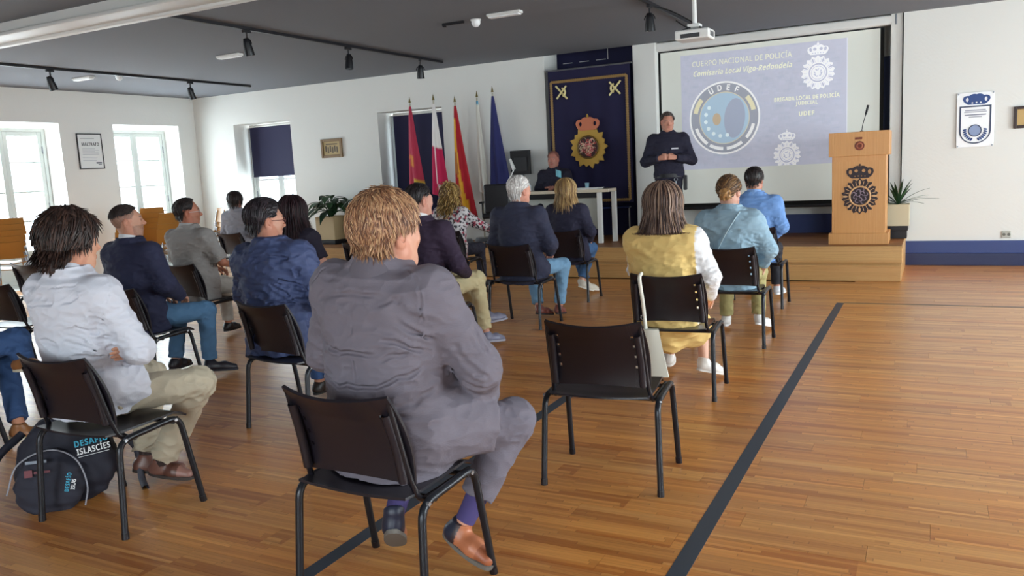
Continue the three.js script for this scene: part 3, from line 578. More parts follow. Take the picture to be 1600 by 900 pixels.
// ------------------------------------------------------------------ desk on the stage and what is on it
{
  const zf = -11.0, zb = -11.34, x0 = -5.9, x1 = -4.22, h = .775;
  const d = thing('desk', 'white desk on the stage in front of the seated officer', 'desk', [0, ST + .004, 0]), w = MT.white;
  part(d, 'tabletop', [rb(x0, x1 + .12, h - .045, h, zb, zf, .006)], M(hex('#d9cdb8'), .45));
  for (const [x, z] of [[x0 + .03, zf - .035], [x1 - .03, zf - .035], [x0 + .03, zb + .035], [x1 + .09, zb + .035]]) part(d, 'leg', [rb(x - .032, x + .032, 0, h - .045, z - .032, z + .032, .006)], w);
  part(d, 'apron', [rb(x0 + .05, x1 - .05, h - .12, h - .045, zf - .05, zf - .02, .004)], MT.black);
  part(d, 'modesty_panel', [rb(x0 + .06, x1 - .1, .2, h - .12, zf - .12, zf - .1, .004)], M(hex('#b9bcb4'), .6));
  const y = ST + .004 + h;
  const box = (n, l, c, g, m) => solo(n, l, c, g, m);
  solo('document_stack', 'flat stack of white papers on the right end of the desk', 'papers', [rb(-4.66, -4.28, y, y + .012, -11.28, -11.04, .002), rb(-4.64, -4.26, y + .012, y + .022, -11.27, -11.05, .002)], MT.white);
  solo('dark_folder', 'dark folder lying left of the papers on the desk', 'folder', [rb(-4.98, -4.7, y, y + .02, -11.2, -11.03, .004)], M(hex('#3a1a1a'), .6));
  { const b = thing('sanitizer_bottle', 'small clear pump bottle on the desk beside the officer', 'bottle', [-5.42, y, -11.15]); part(b, 'body', new THREE.LatheGeometry([[0, 0], [.034, .002], [.034, .09], [.012, .115], [.012, .13]].map((p) => new THREE.Vector2(...p)), 16), M(hex('#dfe6e8'), .3)); part(b, 'pump', [rod([0, .13, 0], [0, .17, 0], .006), rb(-.006, .03, .165, .178, -.008, .008)], MT.white); }
  { const c = thing('paper_cup', 'pale blue cup beside the papers on the desk', 'cup', [-4.5, y + .022, -11.2]); part(c, 'wall', new THREE.LatheGeometry([[.024, 0], [.032, .07], [.029, .07], [.021, .004]].map((p) => new THREE.Vector2(...p)), 16), M(hex('#8fb8c8'), .6)); part(c, 'bottom', [rod([0, 0, 0], [0, .004, 0], .024)], M(hex('#8fb8c8'), .6)); }
  { const t = thing('telephone', 'black desk telephone at the left end of the desk', 'phone', [-5.6, y, -11.12]); part(t, 'body', [rb(-.1, .1, 0, .05, -.08, .08, .012)], MT.black); part(t, 'handset', [tube([[-.09, .05, -.05], [-.07, .075, -.04], [.0, .08, -.03], [.07, .075, -.04], [.09, .05, -.05]], .018, 14, 8)], MT.black); }
  { const m = thing('monitor', 'black flat monitor on an arm beside the blue flag', 'monitor', [-5.72, ST + .005, -11.52]); part(m, 'bezel', [rb(-.17, .17, 1.03, 1.4, -.02, .02, .006)], MT.black); part(m, 'screen_back', [rb(-.1, .12, 1.08, 1.3, .02, .035, .01)], M(hex('#2c2e33'), .5)); part(m, 'stand', [rod([0, .02, -.03], [0, 1.1, -.03], .02)], MT.steel); part(m, 'foot', [rb(-.15, .15, 0, .02, -.15, .1, .006)], MT.black); }
  { const l = thing('desk_lamp', 'white bent desk lamp at the left end of the desk', 'lamp', [-5.8, y, -11.2]); part(l, 'arm', [tube([[0, .02, 0], [-.02, .12, 0], [.06, .24, 0], [.12, .34, .0]], .011, 16, 8)], MT.white); part(l, 'head', [rod([.12, .34, 0], [.06, .5, 0], .03, .02)], MT.white); part(l, 'base', [rod([0, 0, 0], [0, .02, 0], .07)], MT.white); }
  { // office chair left of the desk
    const c = thing('office_chair', 'black padded office chair left of the desk under the blue flag', 'chair', [-5.7, ST + .004, -10.72], .3);
    part(c, 'backrest', [rb(-.19, .19, .5, .92, .17, .23, .03, 3)], MT.black); part(c, 'seat', [rb(-.24, .24, .42, .5, -.24, .2, .03, 3)], MT.black); part(c, 'back_post', [rod([0, .4, .1], [0, .7, .2], .02)], MT.black); part(c, 'gas_lift', [rod([0, .1, 0], [0, .42, 0], .025)], MT.steel);
    for (let i = 0; i < 5; i++) { const a = i * 1.2566; part(c, 'base_spoke', [rod([0, .1, 0], [Math.cos(a) * .28, .07, Math.sin(a) * .28], .018)], MT.black); part(c, 'caster', [rod([Math.cos(a) * .28 - .02, .03, Math.sin(a) * .28], [Math.cos(a) * .28 + .02, .03, Math.sin(a) * .28], .03)], MT.black); }
    part(c, 'armrest', [rb(-.29, -.24, .64, .67, -.15, .12, .01), rod([-.265, .45, 0], [-.265, .65, 0], .012)], MT.black);
  }
  { // side chair with white tube legs in the alcove
    const c = thing('tube_chair', 'chair with thin white tube frame at the right behind the desk', 'chair', [-4.45, ST + .004, -12.3], .2);
    for (const s of [-1, 1]) { part(c, 'leg_frame', [bendTube([[s * .22, .01, .2], [s * .22, .44, .2], [s * .22, .44, -.2], [s * .22, .01, -.2]], .011, .05)], MT.white); }
    part(c, 'seat', [rb(-.22, .22, .43, .46, -.21, .21, .012)], MT.navyPaint); part(c, 'backrest', [rb(-.21, .21, .6, .8, -.22, -.2, .008)], MT.navyPaint); for (const s of [-1, 1]) part(c, 'back_post', [rod([s * .2, .44, -.2], [s * .2, .8, -.215], .01)], MT.white);
  }
}
// ------------------------------------------------------------------ things on the walls
{
  const p = thing('wall_poster', 'white printed notice in a thin black frame between the french windows', 'poster', [LEFT, 1.875, -9.375], Math.PI / 2), w = .235, h = .6;
  const t = canvasTex(256, 330, (c) => { c.fillStyle = '#e4e6e6'; c.fillRect(0, 0, 256, 330); c.fillStyle = '#9a9da2'; c.fillRect(30, 40, 150, 5); c.fillStyle = '#1a1a1e'; c.font = 'bold 42px sans-serif'; c.fillText('MALTRATO', 38, 112, 190); for (let i = 0; i < 5; i++) { c.fillStyle = '#a4a8b4'; c.fillRect(40, 140 + i * 13, rr(130, 180), 4); } c.fillStyle = '#b7bac4'; for (let i = 0; i < 3; i++) c.fillRect(36, 222 + i * 14, rr(100, 170), 4); c.fillStyle = '#4a4c60'; c.fillRect(175, 270, 60, 14); c.fillRect(195, 290, 36, 8); });
  part(p, 'sheet', [new THREE.PlaneGeometry(2 * w - .02, h - .02).translate(0, h / 2, .014)], M('#ffffff', .6, { map: t }));
  part(p, 'frame', [rb(-w, -w + .018, 0, h, 0, .02, .003), rb(w - .018, w, 0, h, 0, .02, .003), rb(-w, w, 0, .016, 0, .02, .003), rb(-w, w, h - .016, h, 0, .02, .003)], MT.black);
  part(p, 'backing', [bx(-w + .01, w - .01, .01, h - .01, .001, .01)], MT.white);
  const f = thing('picture_frame', 'small carved wooden frame with engraved plaque on the flag wall', 'picture', [-9.53, 1.865, BACK]);
  part(f, 'frame', [rb(-.235, -.185, 0, .33, 0, .03), rb(.185, .235, 0, .33, 0, .03), rb(-.185, .185, 0, .05, 0, .03), rb(-.185, .185, .28, .33, 0, .03)], M(hex('#7d5f38'), .5));
  part(f, 'backing', [bx(-.185, .185, .05, .28, .001, .01)], MT.black); part(f, 'plaque', [new THREE.PlaneGeometry(.37, .23).translate(0, .165, .0125)], M('#ffffff', .6, { map: canvasTex(128, 96, (c) => { c.fillStyle = '#b79f6e'; c.fillRect(0, 0, 128, 96); c.fillStyle = '#4a3a28'; for (let i = 0; i < 6; i++) c.fillRect(14 + i * 17, 30 + (i % 2) * 8, 11, 44); c.fillRect(20, 14, 88, 8); }) }));
  const s = thing('shield_sign', 'white acrylic sign with a blue crowned shield on the right wall', 'sign', [.435, 1.465, BACK]);
  part(s, 'plate', [rb(-.2, .2, 0, .66, .012, .02, .004)], M(hex('#f2f3f6'), .25));
  const blue = M(hex('#2d4a86'), .5), dk = M(hex('#3b4763'), .5);
  const sh = new THREE.Shape(); const shp = (o, i, S) => { S.moveTo(-.17 + i, .5 - i); S.lineTo(.17 - i, .5 - i); S.lineTo(.17 - i, .2); S.bezierCurveTo(.17 - i, .1, .08, .04 + i, 0, .04 + i); S.bezierCurveTo(-.08, .04 + i, -.17 + i, .1, -.17 + i, .2); S.closePath(); };
  shp(0, 0, sh); const ho = new THREE.Path(); shp(0, .017, ho); sh.holes.push(ho); const sg = ext(sh, .004, 0); sg.translate(0, 0, .02); part(s, 'shield_outline', sg, dk);
  const cr = new THREE.Shape(); cr.moveTo(-.09, 0); cr.bezierCurveTo(-.18, .05, -.15, .12, -.08, .105); cr.bezierCurveTo(-.05, .13, -.02, .13, 0, .12); cr.bezierCurveTo(.02, .13, .05, .13, .08, .105); cr.bezierCurveTo(.15, .12, .18, .05, .09, 0); cr.closePath(); for (const [hx, hy, a, b] of [[-.1, .06, .015, .025], [.1, .06, .015, .025], [-.045, .02, .01, .01], [0, .022, .01, .01], [.045, .02, .01, .01]]) { const q = new THREE.Path(); q.absellipse(hx, hy, a, b, 0, Math.PI * 2, true, 0); cr.holes.push(q); } const cg = ext(cr, .004, 0); cg.translate(.01, .515, .02); part(s, 'crown', cg, blue);
  const gl = new THREE.CylinderGeometry(.068, .068, .006, 24); gl.rotateX(Math.PI / 2); gl.translate(0, .2, .022); part(s, 'globe', gl, M(hex('#8fa0c4'), .5)); const gr = new THREE.TorusGeometry(.068, .006, 5, 24); gr.translate(0, .2, .024); part(s, 'globe_ring', gr, dk);
  for (const m of [-1, 1]) { const a = []; for (let i = 0; i < 7; i++) { const q = m * (.35 + i * .22), lf = new THREE.SphereGeometry(.02, 8, 6); lf.scale(.55, 1.1, .2); lf.rotateZ(m * (.6 + i * .12)); lf.translate(Math.sin(q) * .112, .2 - Math.cos(q) * .112, .023); a.push(lf); } part(s, 'laurel_branch', a, blue); }
  for (const [y, w2, c] of [[.445, .11, '#8a8ca0'], [.425, .12, '#a2a2b0'], [.39, .115, '#6b6f84'], [.365, .07, '#a2a4b0']]) part(s, 'text_line', [bx(-w2, w2, y - .006, y + .006, .02, .0215)], M(hex(c), .6));
  for (const [x, y] of [[-.185, .645], [.185, .645], [-.185, .015], [.185, .015]]) part(s, 'standoff', [rod([x, y, 0], [x, y, .027], .01)], MT.steel);
  const r = thing('picture_frame', 'dark wooden picture frame cut by the right picture edge', 'picture', [1.04, 1.66, BACK]);
  part(r, 'frame', [rb(-.2, -.165, 0, .26, 0, .03), rb(.165, .2, 0, .26, 0, .03), rb(-.165, .165, 0, .035, 0, .03), rb(-.165, .165, .225, .26, 0, .03)], M(hex('#2c130c'), .4)); part(r, 'picture', [bx(-.165, .165, .035, .225, .001, .012)], M(hex('#c2a26a'), .6)); part(r, 'figure', [bx(-.09, .165, .035, .225, .012, .014)], M(hex('#4a3a20'), .6));
  const so = thing('wall_socket', 'small grey double wall socket above the blue skirting', 'socket', [.805, .34, BACK]); part(so, 'plate', [rb(-.05, .05, 0, .085, 0, .012)], M(hex('#b6b6ae'), .5)); for (const x of [-.025, .025]) part(so, 'outlet', [rod([x, .0425, .005], [x, .0425, .014], .018, .018, 14)], M(hex('#6a6a66'), .6));
  const so2 = thing('wall_socket', 'dark wall socket low on the wall beside the half-covered window', 'socket', [-12.25, .62, BACK]); part(so2, 'plate', [rb(-.03, .03, 0, .12, 0, .012)], MT.black); part(so2, 'outlet', [rod([0, .06, .005], [0, .06, .015], .018)], MT.steel);
}
// ------------------------------------------------------------------ ceiling fittings
function spot(x, z, label, tilt = .25, turn = 0) {
  const s = thing('track_spotlight', label, 'spotlight', [x, CEIL - .035, z], turn, 'black spotlights on the ceiling tracks');
  part(s, 'adapter', [rb(-.02, .02, -.03, 0, -.05, .05, .004)], MT.black); part(s, 'stem', [rod([0, -.03, 0], [0, -.09, 0], .01)], MT.black);
  const y = new THREE.TorusGeometry(.058, .006, 6, 18, Math.PI); y.translate(0, -.15, 0); part(s, 'yoke', y, MT.black);
  const c = [new THREE.LatheGeometry([[0, .09], [.03, .085], [.04, .04], [.05, -.03], [.055, -.1], [.05, -.1], [.043, -.03]].map((p) => new THREE.Vector2(...p)), 20)]; c[0].rotateX(tilt); c[0].translate(0, -.17, 0); part(s, 'lamp_housing', c, M(hex('#131318'), .4, { side: THREE.DoubleSide }));
  const r = new THREE.CylinderGeometry(.045, .045, .012, 20); r.translate(0, -.085, 0); r.rotateX(tilt); r.translate(0, -.17, 0); part(s, 'reflector', r, MT.chrome);
}
function track(x, z0, z1, label) { const t = thing('ceiling_track', label, 'light track', [x, CEIL, 0]); part(t, 'rail', [rb(-.018, .018, -.034, 0, z0, z1, .004)], MT.black); for (const z of [z0, z1]) part(t, 'end_cap', [rb(-.02, .02, -.036, 0, z - .01, z + .01, .003)], MT.black); }
track(-6.66, -10.9, -5.6, 'middle black ceiling track with three spotlights'); track(-10.56, -10.9, -5.6, 'left black ceiling track nearest the french windows'); track(-2.71, -10.55, -5.6, 'right black ceiling track beside the projector pole');
spot(-6.66, -6.9, 'track spotlight nearest the white ceiling beam', .2); spot(-6.66, -8.65, 'middle spotlight of the central ceiling track', -.1); spot(-6.66, -10.3, 'spotlight at the far end of the central ceiling track', .15, .6);
spot(-10.56, -7.25, 'track spotlight near the smoke detector at the left', .3); spot(-10.56, -9.6, 'track spotlight nearest the room corner', .3); spot(-2.71, -8.7, 'spotlight hanging left of the projector pole', .1);
for (const [x, z, l] of [[-8.23, -8.18, 'white ceiling strip light left of centre'], [-4.15, -8.15, 'white ceiling strip light near the screen'], [-11.2, -8.2, 'white ceiling strip light nearest the french windows']]) {
  const t = thing('strip_light', l, 'ceiling light', [x, CEIL, z], 0, 'short white ceiling strip lights'); part(t, 'body', [rb(-.2, .2, -.03, 0, -.05, .05, .008)], MT.white); part(t, 'diffuser', [rb(-.185, .185, -.045, -.028, -.04, .04, .008)], M(hex('#f4f6f8'), .4));
}
for (const [x, z, l] of [[-10.7, -8.42, 'white dome detector on the ceiling at the left'], [-4.59, -8.3, 'white dome detector on the ceiling beside the strip light']]) {
  const t = thing('smoke_detector', l, 'detector', [x, CEIL, z]); part(t, 'base', [rod([0, -.012, 0], [0, 0, 0], .06, .06, 20)], MT.white); part(t, 'dome', new THREE.LatheGeometry([[.05, -.012], [.05, -.04], [.04, -.065], [.02, -.08], [0, -.083]].map((p) => new THREE.Vector2(...p)), 20), M(hex('#eef0f2'), .4, { side: THREE.DoubleSide }));
}
solo('ceiling_bracket', 'short black bracket on the ceiling left of the dome detector', 'bracket', [rb(-5.0, -4.72, CEIL - .03, CEIL, -8.27, -8.24, .005), rb(-4.99, -4.96, CEIL - .045, CEIL - .028, -8.275, -8.235, .004)], MT.black);
{
  const p = thing('projector', 'white ceiling projector hanging from a white pole before the screen', 'projector', [-2.13, 2.68, -8.3], 0);
  part(p, 'pole', [rod([0, .13, 0], [0, CEIL - 2.68, 0], .022, .022, 14)], MT.white); part(p, 'ceiling_plate', [rod([0, CEIL - 2.695, 0], [0, CEIL - 2.68, 0], .08)], MT.white);
  part(p, 'body', [rb(-.17, .17, -.02, .075, -.13, .13, .02, 3)], M(hex('#e8e8e6'), .4)); part(p, 'mount_arm', [rod([0, .13, 0], [-.12, .07, .08], .008), rod([0, .13, 0], [.12, .07, .08], .008), rod([0, .13, 0], [-.1, .07, -.08], .008), rod([0, .13, 0], [.1, .07, -.08], .008)], MT.black);
  part(p, 'mount_plate', [rb(-.06, .06, .1, .135, -.06, .06, .006)], MT.white); part(p, 'lens', [rod([-.07, .03, -.125], [-.07, .03, -.155], .035, .03, 16)], MT.black); part(p, 'vent', [rb(.165, .173, 0, .05, -.06, .08, .002)], MT.steel);
  part(p, 'connector_panel', [rb(-.11, .08, -.005, .035, .128, .134, .003)], M(hex('#3a3a3e'), .5));
  solo('projector_cable', 'black cable looping from the ceiling track to the projector', 'cable', [tube([[-2.71, CEIL - .03, -8.9], [-2.5, CEIL - .12, -8.7], [-2.25, 2.9, -8.45], [-2.16, 2.84, -8.32]], .008, 24, 6), tube([[-2.3, 2.86, -8.25], [-2.2, 2.79, -8.2], [-2.15, 2.77, -8.22]], .007, 12, 6)], MT.black);
}
// ------------------------------------------------------------------ bags
{
  const b = thing('backpack', 'dark blue promotional backpack with printed lettering under the near left chair', 'backpack', [-3.79, 0, -2.42], .75);
  b.scale.setScalar(.98); const navy = M(hex('#20202e'), .75), band = M(hex('#2b2b38'), .8);
  const body = (w, h, d, z0, bulge) => grid(28, 24, (u, v) => {
    const a = u * Math.PI * 2, t = v, c = Math.cos(a), s = Math.sin(a), e = .45, k = Math.pow(Math.sin(Math.PI * clamp(t * .92 + .06, 0, 1)), .38);
    const X = Math.sign(c) * Math.pow(Math.abs(c), e) * w * k * (1 - .22 * t), Z = Math.sign(s) * Math.pow(Math.abs(s), e) * d * k * (1 - .3 * t);
    const n = .012 * noise3(X * 9, t * 5, Z * 9);
    return [X + n, h * t, z0 + Z + n + bulge * t];
  });
  part(b, 'body', body(.25, .42, .13, 0, -.03), navy);
  part(b, 'front_pocket', body(.17, .29, .07, .14, -.04).translate(-.05, 0, 0), band);
  part(b, 'piping', [tube([[.11, .02, .2], [.13, .12, .2], [.08, .25, .16], [-.03, .3, .14], [-.17, .25, .16], [-.22, .12, .2]], .004, 30, 5)], M(hex('#9a9aa4'), .6));
  part(b, 'haul_loop', [tube([[-.06, .4, -.05], [-.04, .46, -.05], [.03, .46, -.05], [.05, .4, -.05]], .012, 14, 6)], navy);
  part(b, 'shoulder_strap', [tube([[-.2, .34, -.08], [-.3, .25, .02], [-.33, .12, .1], [-.3, .02, .16]], .022, 20, 6)], navy); part(b, 'shoulder_strap', [tube([[.2, .3, -.12], [.3, .18, -.14], [.33, .03, -.05], [.36, .01, .05]], .018, 20, 6)], M(hex('#4a4a54'), .7));
  const print = (w, h, x, y, z, ry, draw) => part(b, 'print', [new THREE.PlaneGeometry(w, h, 6, 1).rotateX(-.22).rotateY(ry).translate(x, y, z)], new THREE.MeshStandardMaterial({ roughness: .7, map: draw, transparent: true, alphaTest: .4, side: THREE.DoubleSide }));
  print(.17, .1, .155, .29, .115, .5, canvasTex(256, 150, (c) => { c.clearRect(0, 0, 256, 150); c.font = 'bold 62px sans-serif'; c.fillStyle = '#3fa9c9'; c.fillText('DESAFÍO', 4, 62, 240); c.fillStyle = '#f0f2f4'; c.fillText('ISLASCÍES', 14, 122, 236); c.fillRect(20, 136, 216, 4); }));
  print(.07, .1, .06, .15, .215, .25, canvasTex(128, 180, (c) => { c.clearRect(0, 0, 128, 180); c.save(); c.translate(64, 90); c.rotate(-1.3); c.font = 'bold 46px sans-serif'; c.fillStyle = '#3fa9c9'; c.fillText('DESAFÍO', -82, 0, 164); c.fillStyle = '#eee'; c.fillText('ISLAS', -60, 44, 90); c.restore(); }));
  print(.13, .1, -.08, .225, .192, -.05, canvasTex(160, 128, (c) => { c.clearRect(0, 0, 160, 128); c.fillStyle = '#8a93a0'; c.fillRect(18, 8, 116, 18); c.fillStyle = '#79424a'; c.fillRect(10, 62, 44, 44); c.fillRect(62, 74, 88, 14); }));
  const h = thing('handbag', 'flat white handbag hanging by its strap from the yellow-vested woman\'s chair', 'handbag', [-1.575, .07, -4.83]);
  const bag = sheet(8, 10, (u, v) => [lerp(-.11, .13, u) * (1 - .45 * v), .1 + v * .3, .02 * Math.sin(u * 3.1)], .05); part(h, 'body', bag, M(hex('#d9d8cc'), .55));
  part(h, 'strap', [tube([[-.01, .4, 0], [-.02, .55, .005], [-.03, .73, .03], [-.03, .745, -.01]], .012, 20, 6)], M(hex('#e6e4d8'), .55)); part(h, 'buckle', [new THREE.TorusGeometry(.016, .004, 5, 12).translate(-.022, .47, .004)], MT.chrome);
}

// ------------------------------------------------------------------ people: fields joined by smooth minima, meshed as surface nets
function net(f, lo, hi, h, colour) {
  const n = [0, 1, 2].map((k) => Math.ceil((hi[k] - lo[k]) / h) + 2), [nx, ny, nz] = n, B = 4, big = 1e3;
  const F = new Float32Array(nx * ny * nz).fill(big), id = (i, j, k) => i + nx * (j + ny * k);
  const reach = h * B * .9 * 1.7;
  for (let K = 0; K < nz; K += B) for (let J = 0; J < ny; J += B) for (let I = 0; I < nx; I += B) {
    const c = f(lo[0] + (I + B / 2 - .5) * h, lo[1] + (J + B / 2 - .5) * h, lo[2] + (K + B / 2 - .5) * h), skip = Math.abs(c) > reach;
    for (let k = K; k < Math.min(K + B, nz); k++) for (let j = J; j < Math.min(J + B, ny); j++) for (let i = I; i < Math.min(I + B, nx); i++)
      F[id(i, j, k)] = skip ? c : f(lo[0] + i * h, lo[1] + j * h, lo[2] + k * h);
  }
  const at = new Int32Array(nx * ny * nz).fill(-1), pos = [], idx = [];
  const E = [[0, 1], [2, 3], [4, 5], [6, 7], [0, 2], [1, 3], [4, 6], [5, 7], [0, 4], [1, 5], [2, 6], [3, 7]], v = new Float32Array(8);
  for (let k = 0; k < nz - 1; k++) for (let j = 0; j < ny - 1; j++) for (let i = 0; i < nx - 1; i++) {
    let m = 0; const b = id(i, j, k);
    for (let q = 0; q < 8; q++) { v[q] = F[b + (q & 1) + (q & 2 ? nx : 0) + (q & 4 ? nx * ny : 0)]; if (v[q] < 0) m |= 1 << q; }
    if (!m || m === 255) continue;
    let x = 0, y = 0, z = 0, c = 0;
    for (const [a, d] of E) { if ((v[a] < 0) === (v[d] < 0)) continue; const t = v[a] / (v[a] - v[d]); x += lerp(a & 1, d & 1, t); y += lerp((a >> 1) & 1, (d >> 1) & 1, t); z += lerp(a >> 2, d >> 2, t); c++; }
    at[b] = pos.length / 3; pos.push(lo[0] + (i + x / c) * h, lo[1] + (j + y / c) * h, lo[2] + (k + z / c) * h);
  }
  const quad = (a, b, c, d, s) => { if (a < 0 || b < 0 || c < 0 || d < 0) return; s ? idx.push(a, b, c, a, c, d) : idx.push(a, c, b, a, d, c); };
  for (let k = 1; k < nz - 1; k++) for (let j = 1; j < ny - 1; j++) for (let i = 1; i < nx - 1; i++) {
    const b = id(i, j, k), s = F[b] < 0;
    if (s !== F[b + 1] < 0) quad(at[b], at[b - nx], at[b - nx - nx * ny], at[b - nx * ny], !s ? true : false);
    if (s !== F[b + nx] < 0) quad(at[b], at[b - nx * ny], at[b - 1 - nx * ny], at[b - 1], !s ? true : false);
    if (s !== F[b + nx * ny] < 0) quad(at[b], at[b - 1], at[b - 1 - nx], at[b - nx], !s ? true : false);
  }
  const N = pos.length / 3, nor = new Float32Array(N * 3), col = new Float32Array(N * 3), uv = new Float32Array(N * 2), e = h * .35, tint = new THREE.Color();
  for (let i = 0; i < N; i++) {
    const x = pos[i * 3], y = pos[i * 3 + 1], z = pos[i * 3 + 2];
    const gx = f(x + e, y, z) - f(x - e, y, z), gy = f(x, y + e, z) - f(x, y - e, z), gz = f(x, y, z + e) - f(x, y, z - e), l = Math.hypot(gx, gy, gz) || 1;
    nor[i * 3] = gx / l; nor[i * 3 + 1] = gy / l; nor[i * 3 + 2] = gz / l; uv[i * 2] = x + z; uv[i * 2 + 1] = y;
    if (colour) { colour(tint, x, y, z, gx / l, gy / l, gz / l); col[i * 3] = tint.r; col[i * 3 + 1] = tint.g; col[i * 3 + 2] = tint.b; }
  }
  let agree = 0;
  for (let i = 0; i < idx.length; i += 3) {
    const a = idx[i] * 3, b = idx[i + 1] * 3, c = idx[i + 2] * 3, u = [pos[b] - pos[a], pos[b + 1] - pos[a + 1], pos[b + 2] - pos[a + 2]], w = [pos[c] - pos[a], pos[c + 1] - pos[a + 1], pos[c + 2] - pos[a + 2]], q = cross(u, w);
    agree += Math.sign(q[0] * nor[a] + q[1] * nor[a + 1] + q[2] * nor[a + 2]);
  }
  if (agree < 0) for (let i = 0; i < idx.length; i += 3) { const q = idx[i]; idx[i] = idx[i + 1]; idx[i + 1] = q; }
  const g = new THREE.BufferGeometry();
  g.setAttribute('position', new THREE.Float32BufferAttribute(pos, 3)); g.setAttribute('normal', new THREE.BufferAttribute(nor, 3)); g.setAttribute('uv', new THREE.BufferAttribute(uv, 2));
  if (colour) g.setAttribute('color', new THREE.BufferAttribute(col, 3));
  g.setIndex(idx); return g;
}
const smin = (a, b, k) => { const h = Math.max(k - Math.abs(a - b), 0) / k; return Math.min(a, b) - h * h * k * .25; };
function cone(a, b, r0, r1) { // tapered capsule
  const ax = a[0], ay = a[1], az = a[2], dx = b[0] - ax, dy = b[1] - ay, dz = b[2] - az, q = 1 / (dx * dx + dy * dy + dz * dz + 1e-9);
  return (x, y, z) => { const px = x - ax, py = y - ay, pz = z - az; let t = (px * dx + py * dy + pz * dz) * q; t = t < 0 ? 0 : t > 1 ? 1 : t; return Math.hypot(px - dx * t, py - dy * t, pz - dz * t) - (r0 + (r1 - r0) * t); };
}
function ell(c, r) { const m = Math.min(...r); return (x, y, z) => { const a = (x - c[0]) / r[0], b = (y - c[1]) / r[1], d = (z - c[2]) / r[2], k = Math.hypot(a, b, d), k2 = Math.hypot(a / r[0], b / r[1], d / r[2]); return k < 1e-6 ? -m : k * (k - 1) / k2; }; }
const blend = (list, k) => (x, y, z) => { let d = 1e3; for (let i = 0; i < list.length; i++) d = smin(d, list[i](x, y, z), k); return d; };
const mixv = (a, b, t) => [lerp(a[0], b[0], t), lerp(a[1], b[1], t), lerp(a[2], b[2], t)];
const sub = (a, b) => [a[0] - b[0], a[1] - b[1], a[2] - b[2]], add = (a, b, k = 1) => [a[0] + b[0] * k, a[1] + b[1] * k, a[2] + b[2] * k];
const unit = (a) => { const l = Math.hypot(...a) || 1; return [a[0] / l, a[1] / l, a[2] / l]; }, cross = (a, b) => [a[1] * b[2] - a[2] * b[1], a[2] * b[0] - a[0] * b[2], a[0] * b[1] - a[1] * b[0]], dot = (a, b) => a[0] * b[0] + a[1] * b[1] + a[2] * b[2];
// torso: rings [t, half width, half depth, shift along back] along an axis
function torsoField(H, axis, right, L, rings, grow = 0, pw = 2.4) {
  const back = cross(right, axis).map((v) => v); // +z for an upright sitter
  const R = rings;
  return (x, y, z) => {
    const px = x - H[0], py = y - H[1], pz = z - H[2];
    const t = (px * axis[0] + py * axis[1] + pz * axis[2]) / L, u = px * right[0] + py * right[1] + pz * right[2], b = px * back[0] + py * back[1] + pz * back[2];
    let i = 0; while (i < R.length - 2 && t > R[i + 1][0]) i++;
    const A = R[i], C = R[i + 1], s0 = clamp((t - A[0]) / (C[0] - A[0]), 0, 1), s = s0 * s0 * (3 - 2 * s0);
    const w = lerp(A[1], C[1], s) + grow, d = lerp(A[2], C[2], s) + grow, o = lerp(A[3] || 0, C[3] || 0, s);
    const k = Math.pow(Math.pow(Math.abs(u / w), pw) + Math.pow(Math.abs((b - o) / d), pw), 1 / pw);
    let r = (k - 1) * Math.min(w, d) * .92;
    const over = (t - R[R.length - 1][0]) * L, under = (R[0][0] - t) * L;
    if (over > 0) r = Math.hypot(Math.max(r, 0), over) + Math.min(r, 0) * 0; if (under > -.04) r = smin(1e3, Math.max(r, under), .001) + 0;
    return r;
  };
}
function bodyPoints(o) {
  const lean = (o.lean || 0) * deg, side = (o.side || 0) * deg, tw = (o.twist || 0) * deg, hy = o.hip || .565, L = (o.torso || .53) + .028;
  const axis = unit([Math.sin(side), Math.cos(lean) * Math.cos(side), Math.sin(lean)]), H = [0, hy, o.hipz || 0];
  const r0 = unit([Math.cos(tw), 0, -Math.sin(tw)]), right = unit(sub(r0, axis.map((v) => v * dot(r0, axis)))), NB = add(H, axis, L), sw = o.sh || .185;
  const shC = add(H, axis, L - (o.drop || .085)), shR = add(shC, right, sw), shL = add(shC, right, -sw);
  const hp = o.headAt ? add(NB, [o.headAt[0], o.headAt[1] - .028, o.headAt[2]]) : add(add(NB, axis, .14), [0, 0, -.02]);
  return { H, axis, right, L, NB, shR, shL, hp };
}
const headMatrix = (o, B) => { const m = new THREE.Matrix4().makeRotationFromEuler(new THREE.Euler((o.pitch || 0) * deg, (o.yawHead || 0) * deg, (o.rollHead || 0) * deg, 'YXZ')); m.scale(V(1, 1, 1).multiplyScalar(o.headScale || 1)); m.setPosition(...B.hp); return m; };
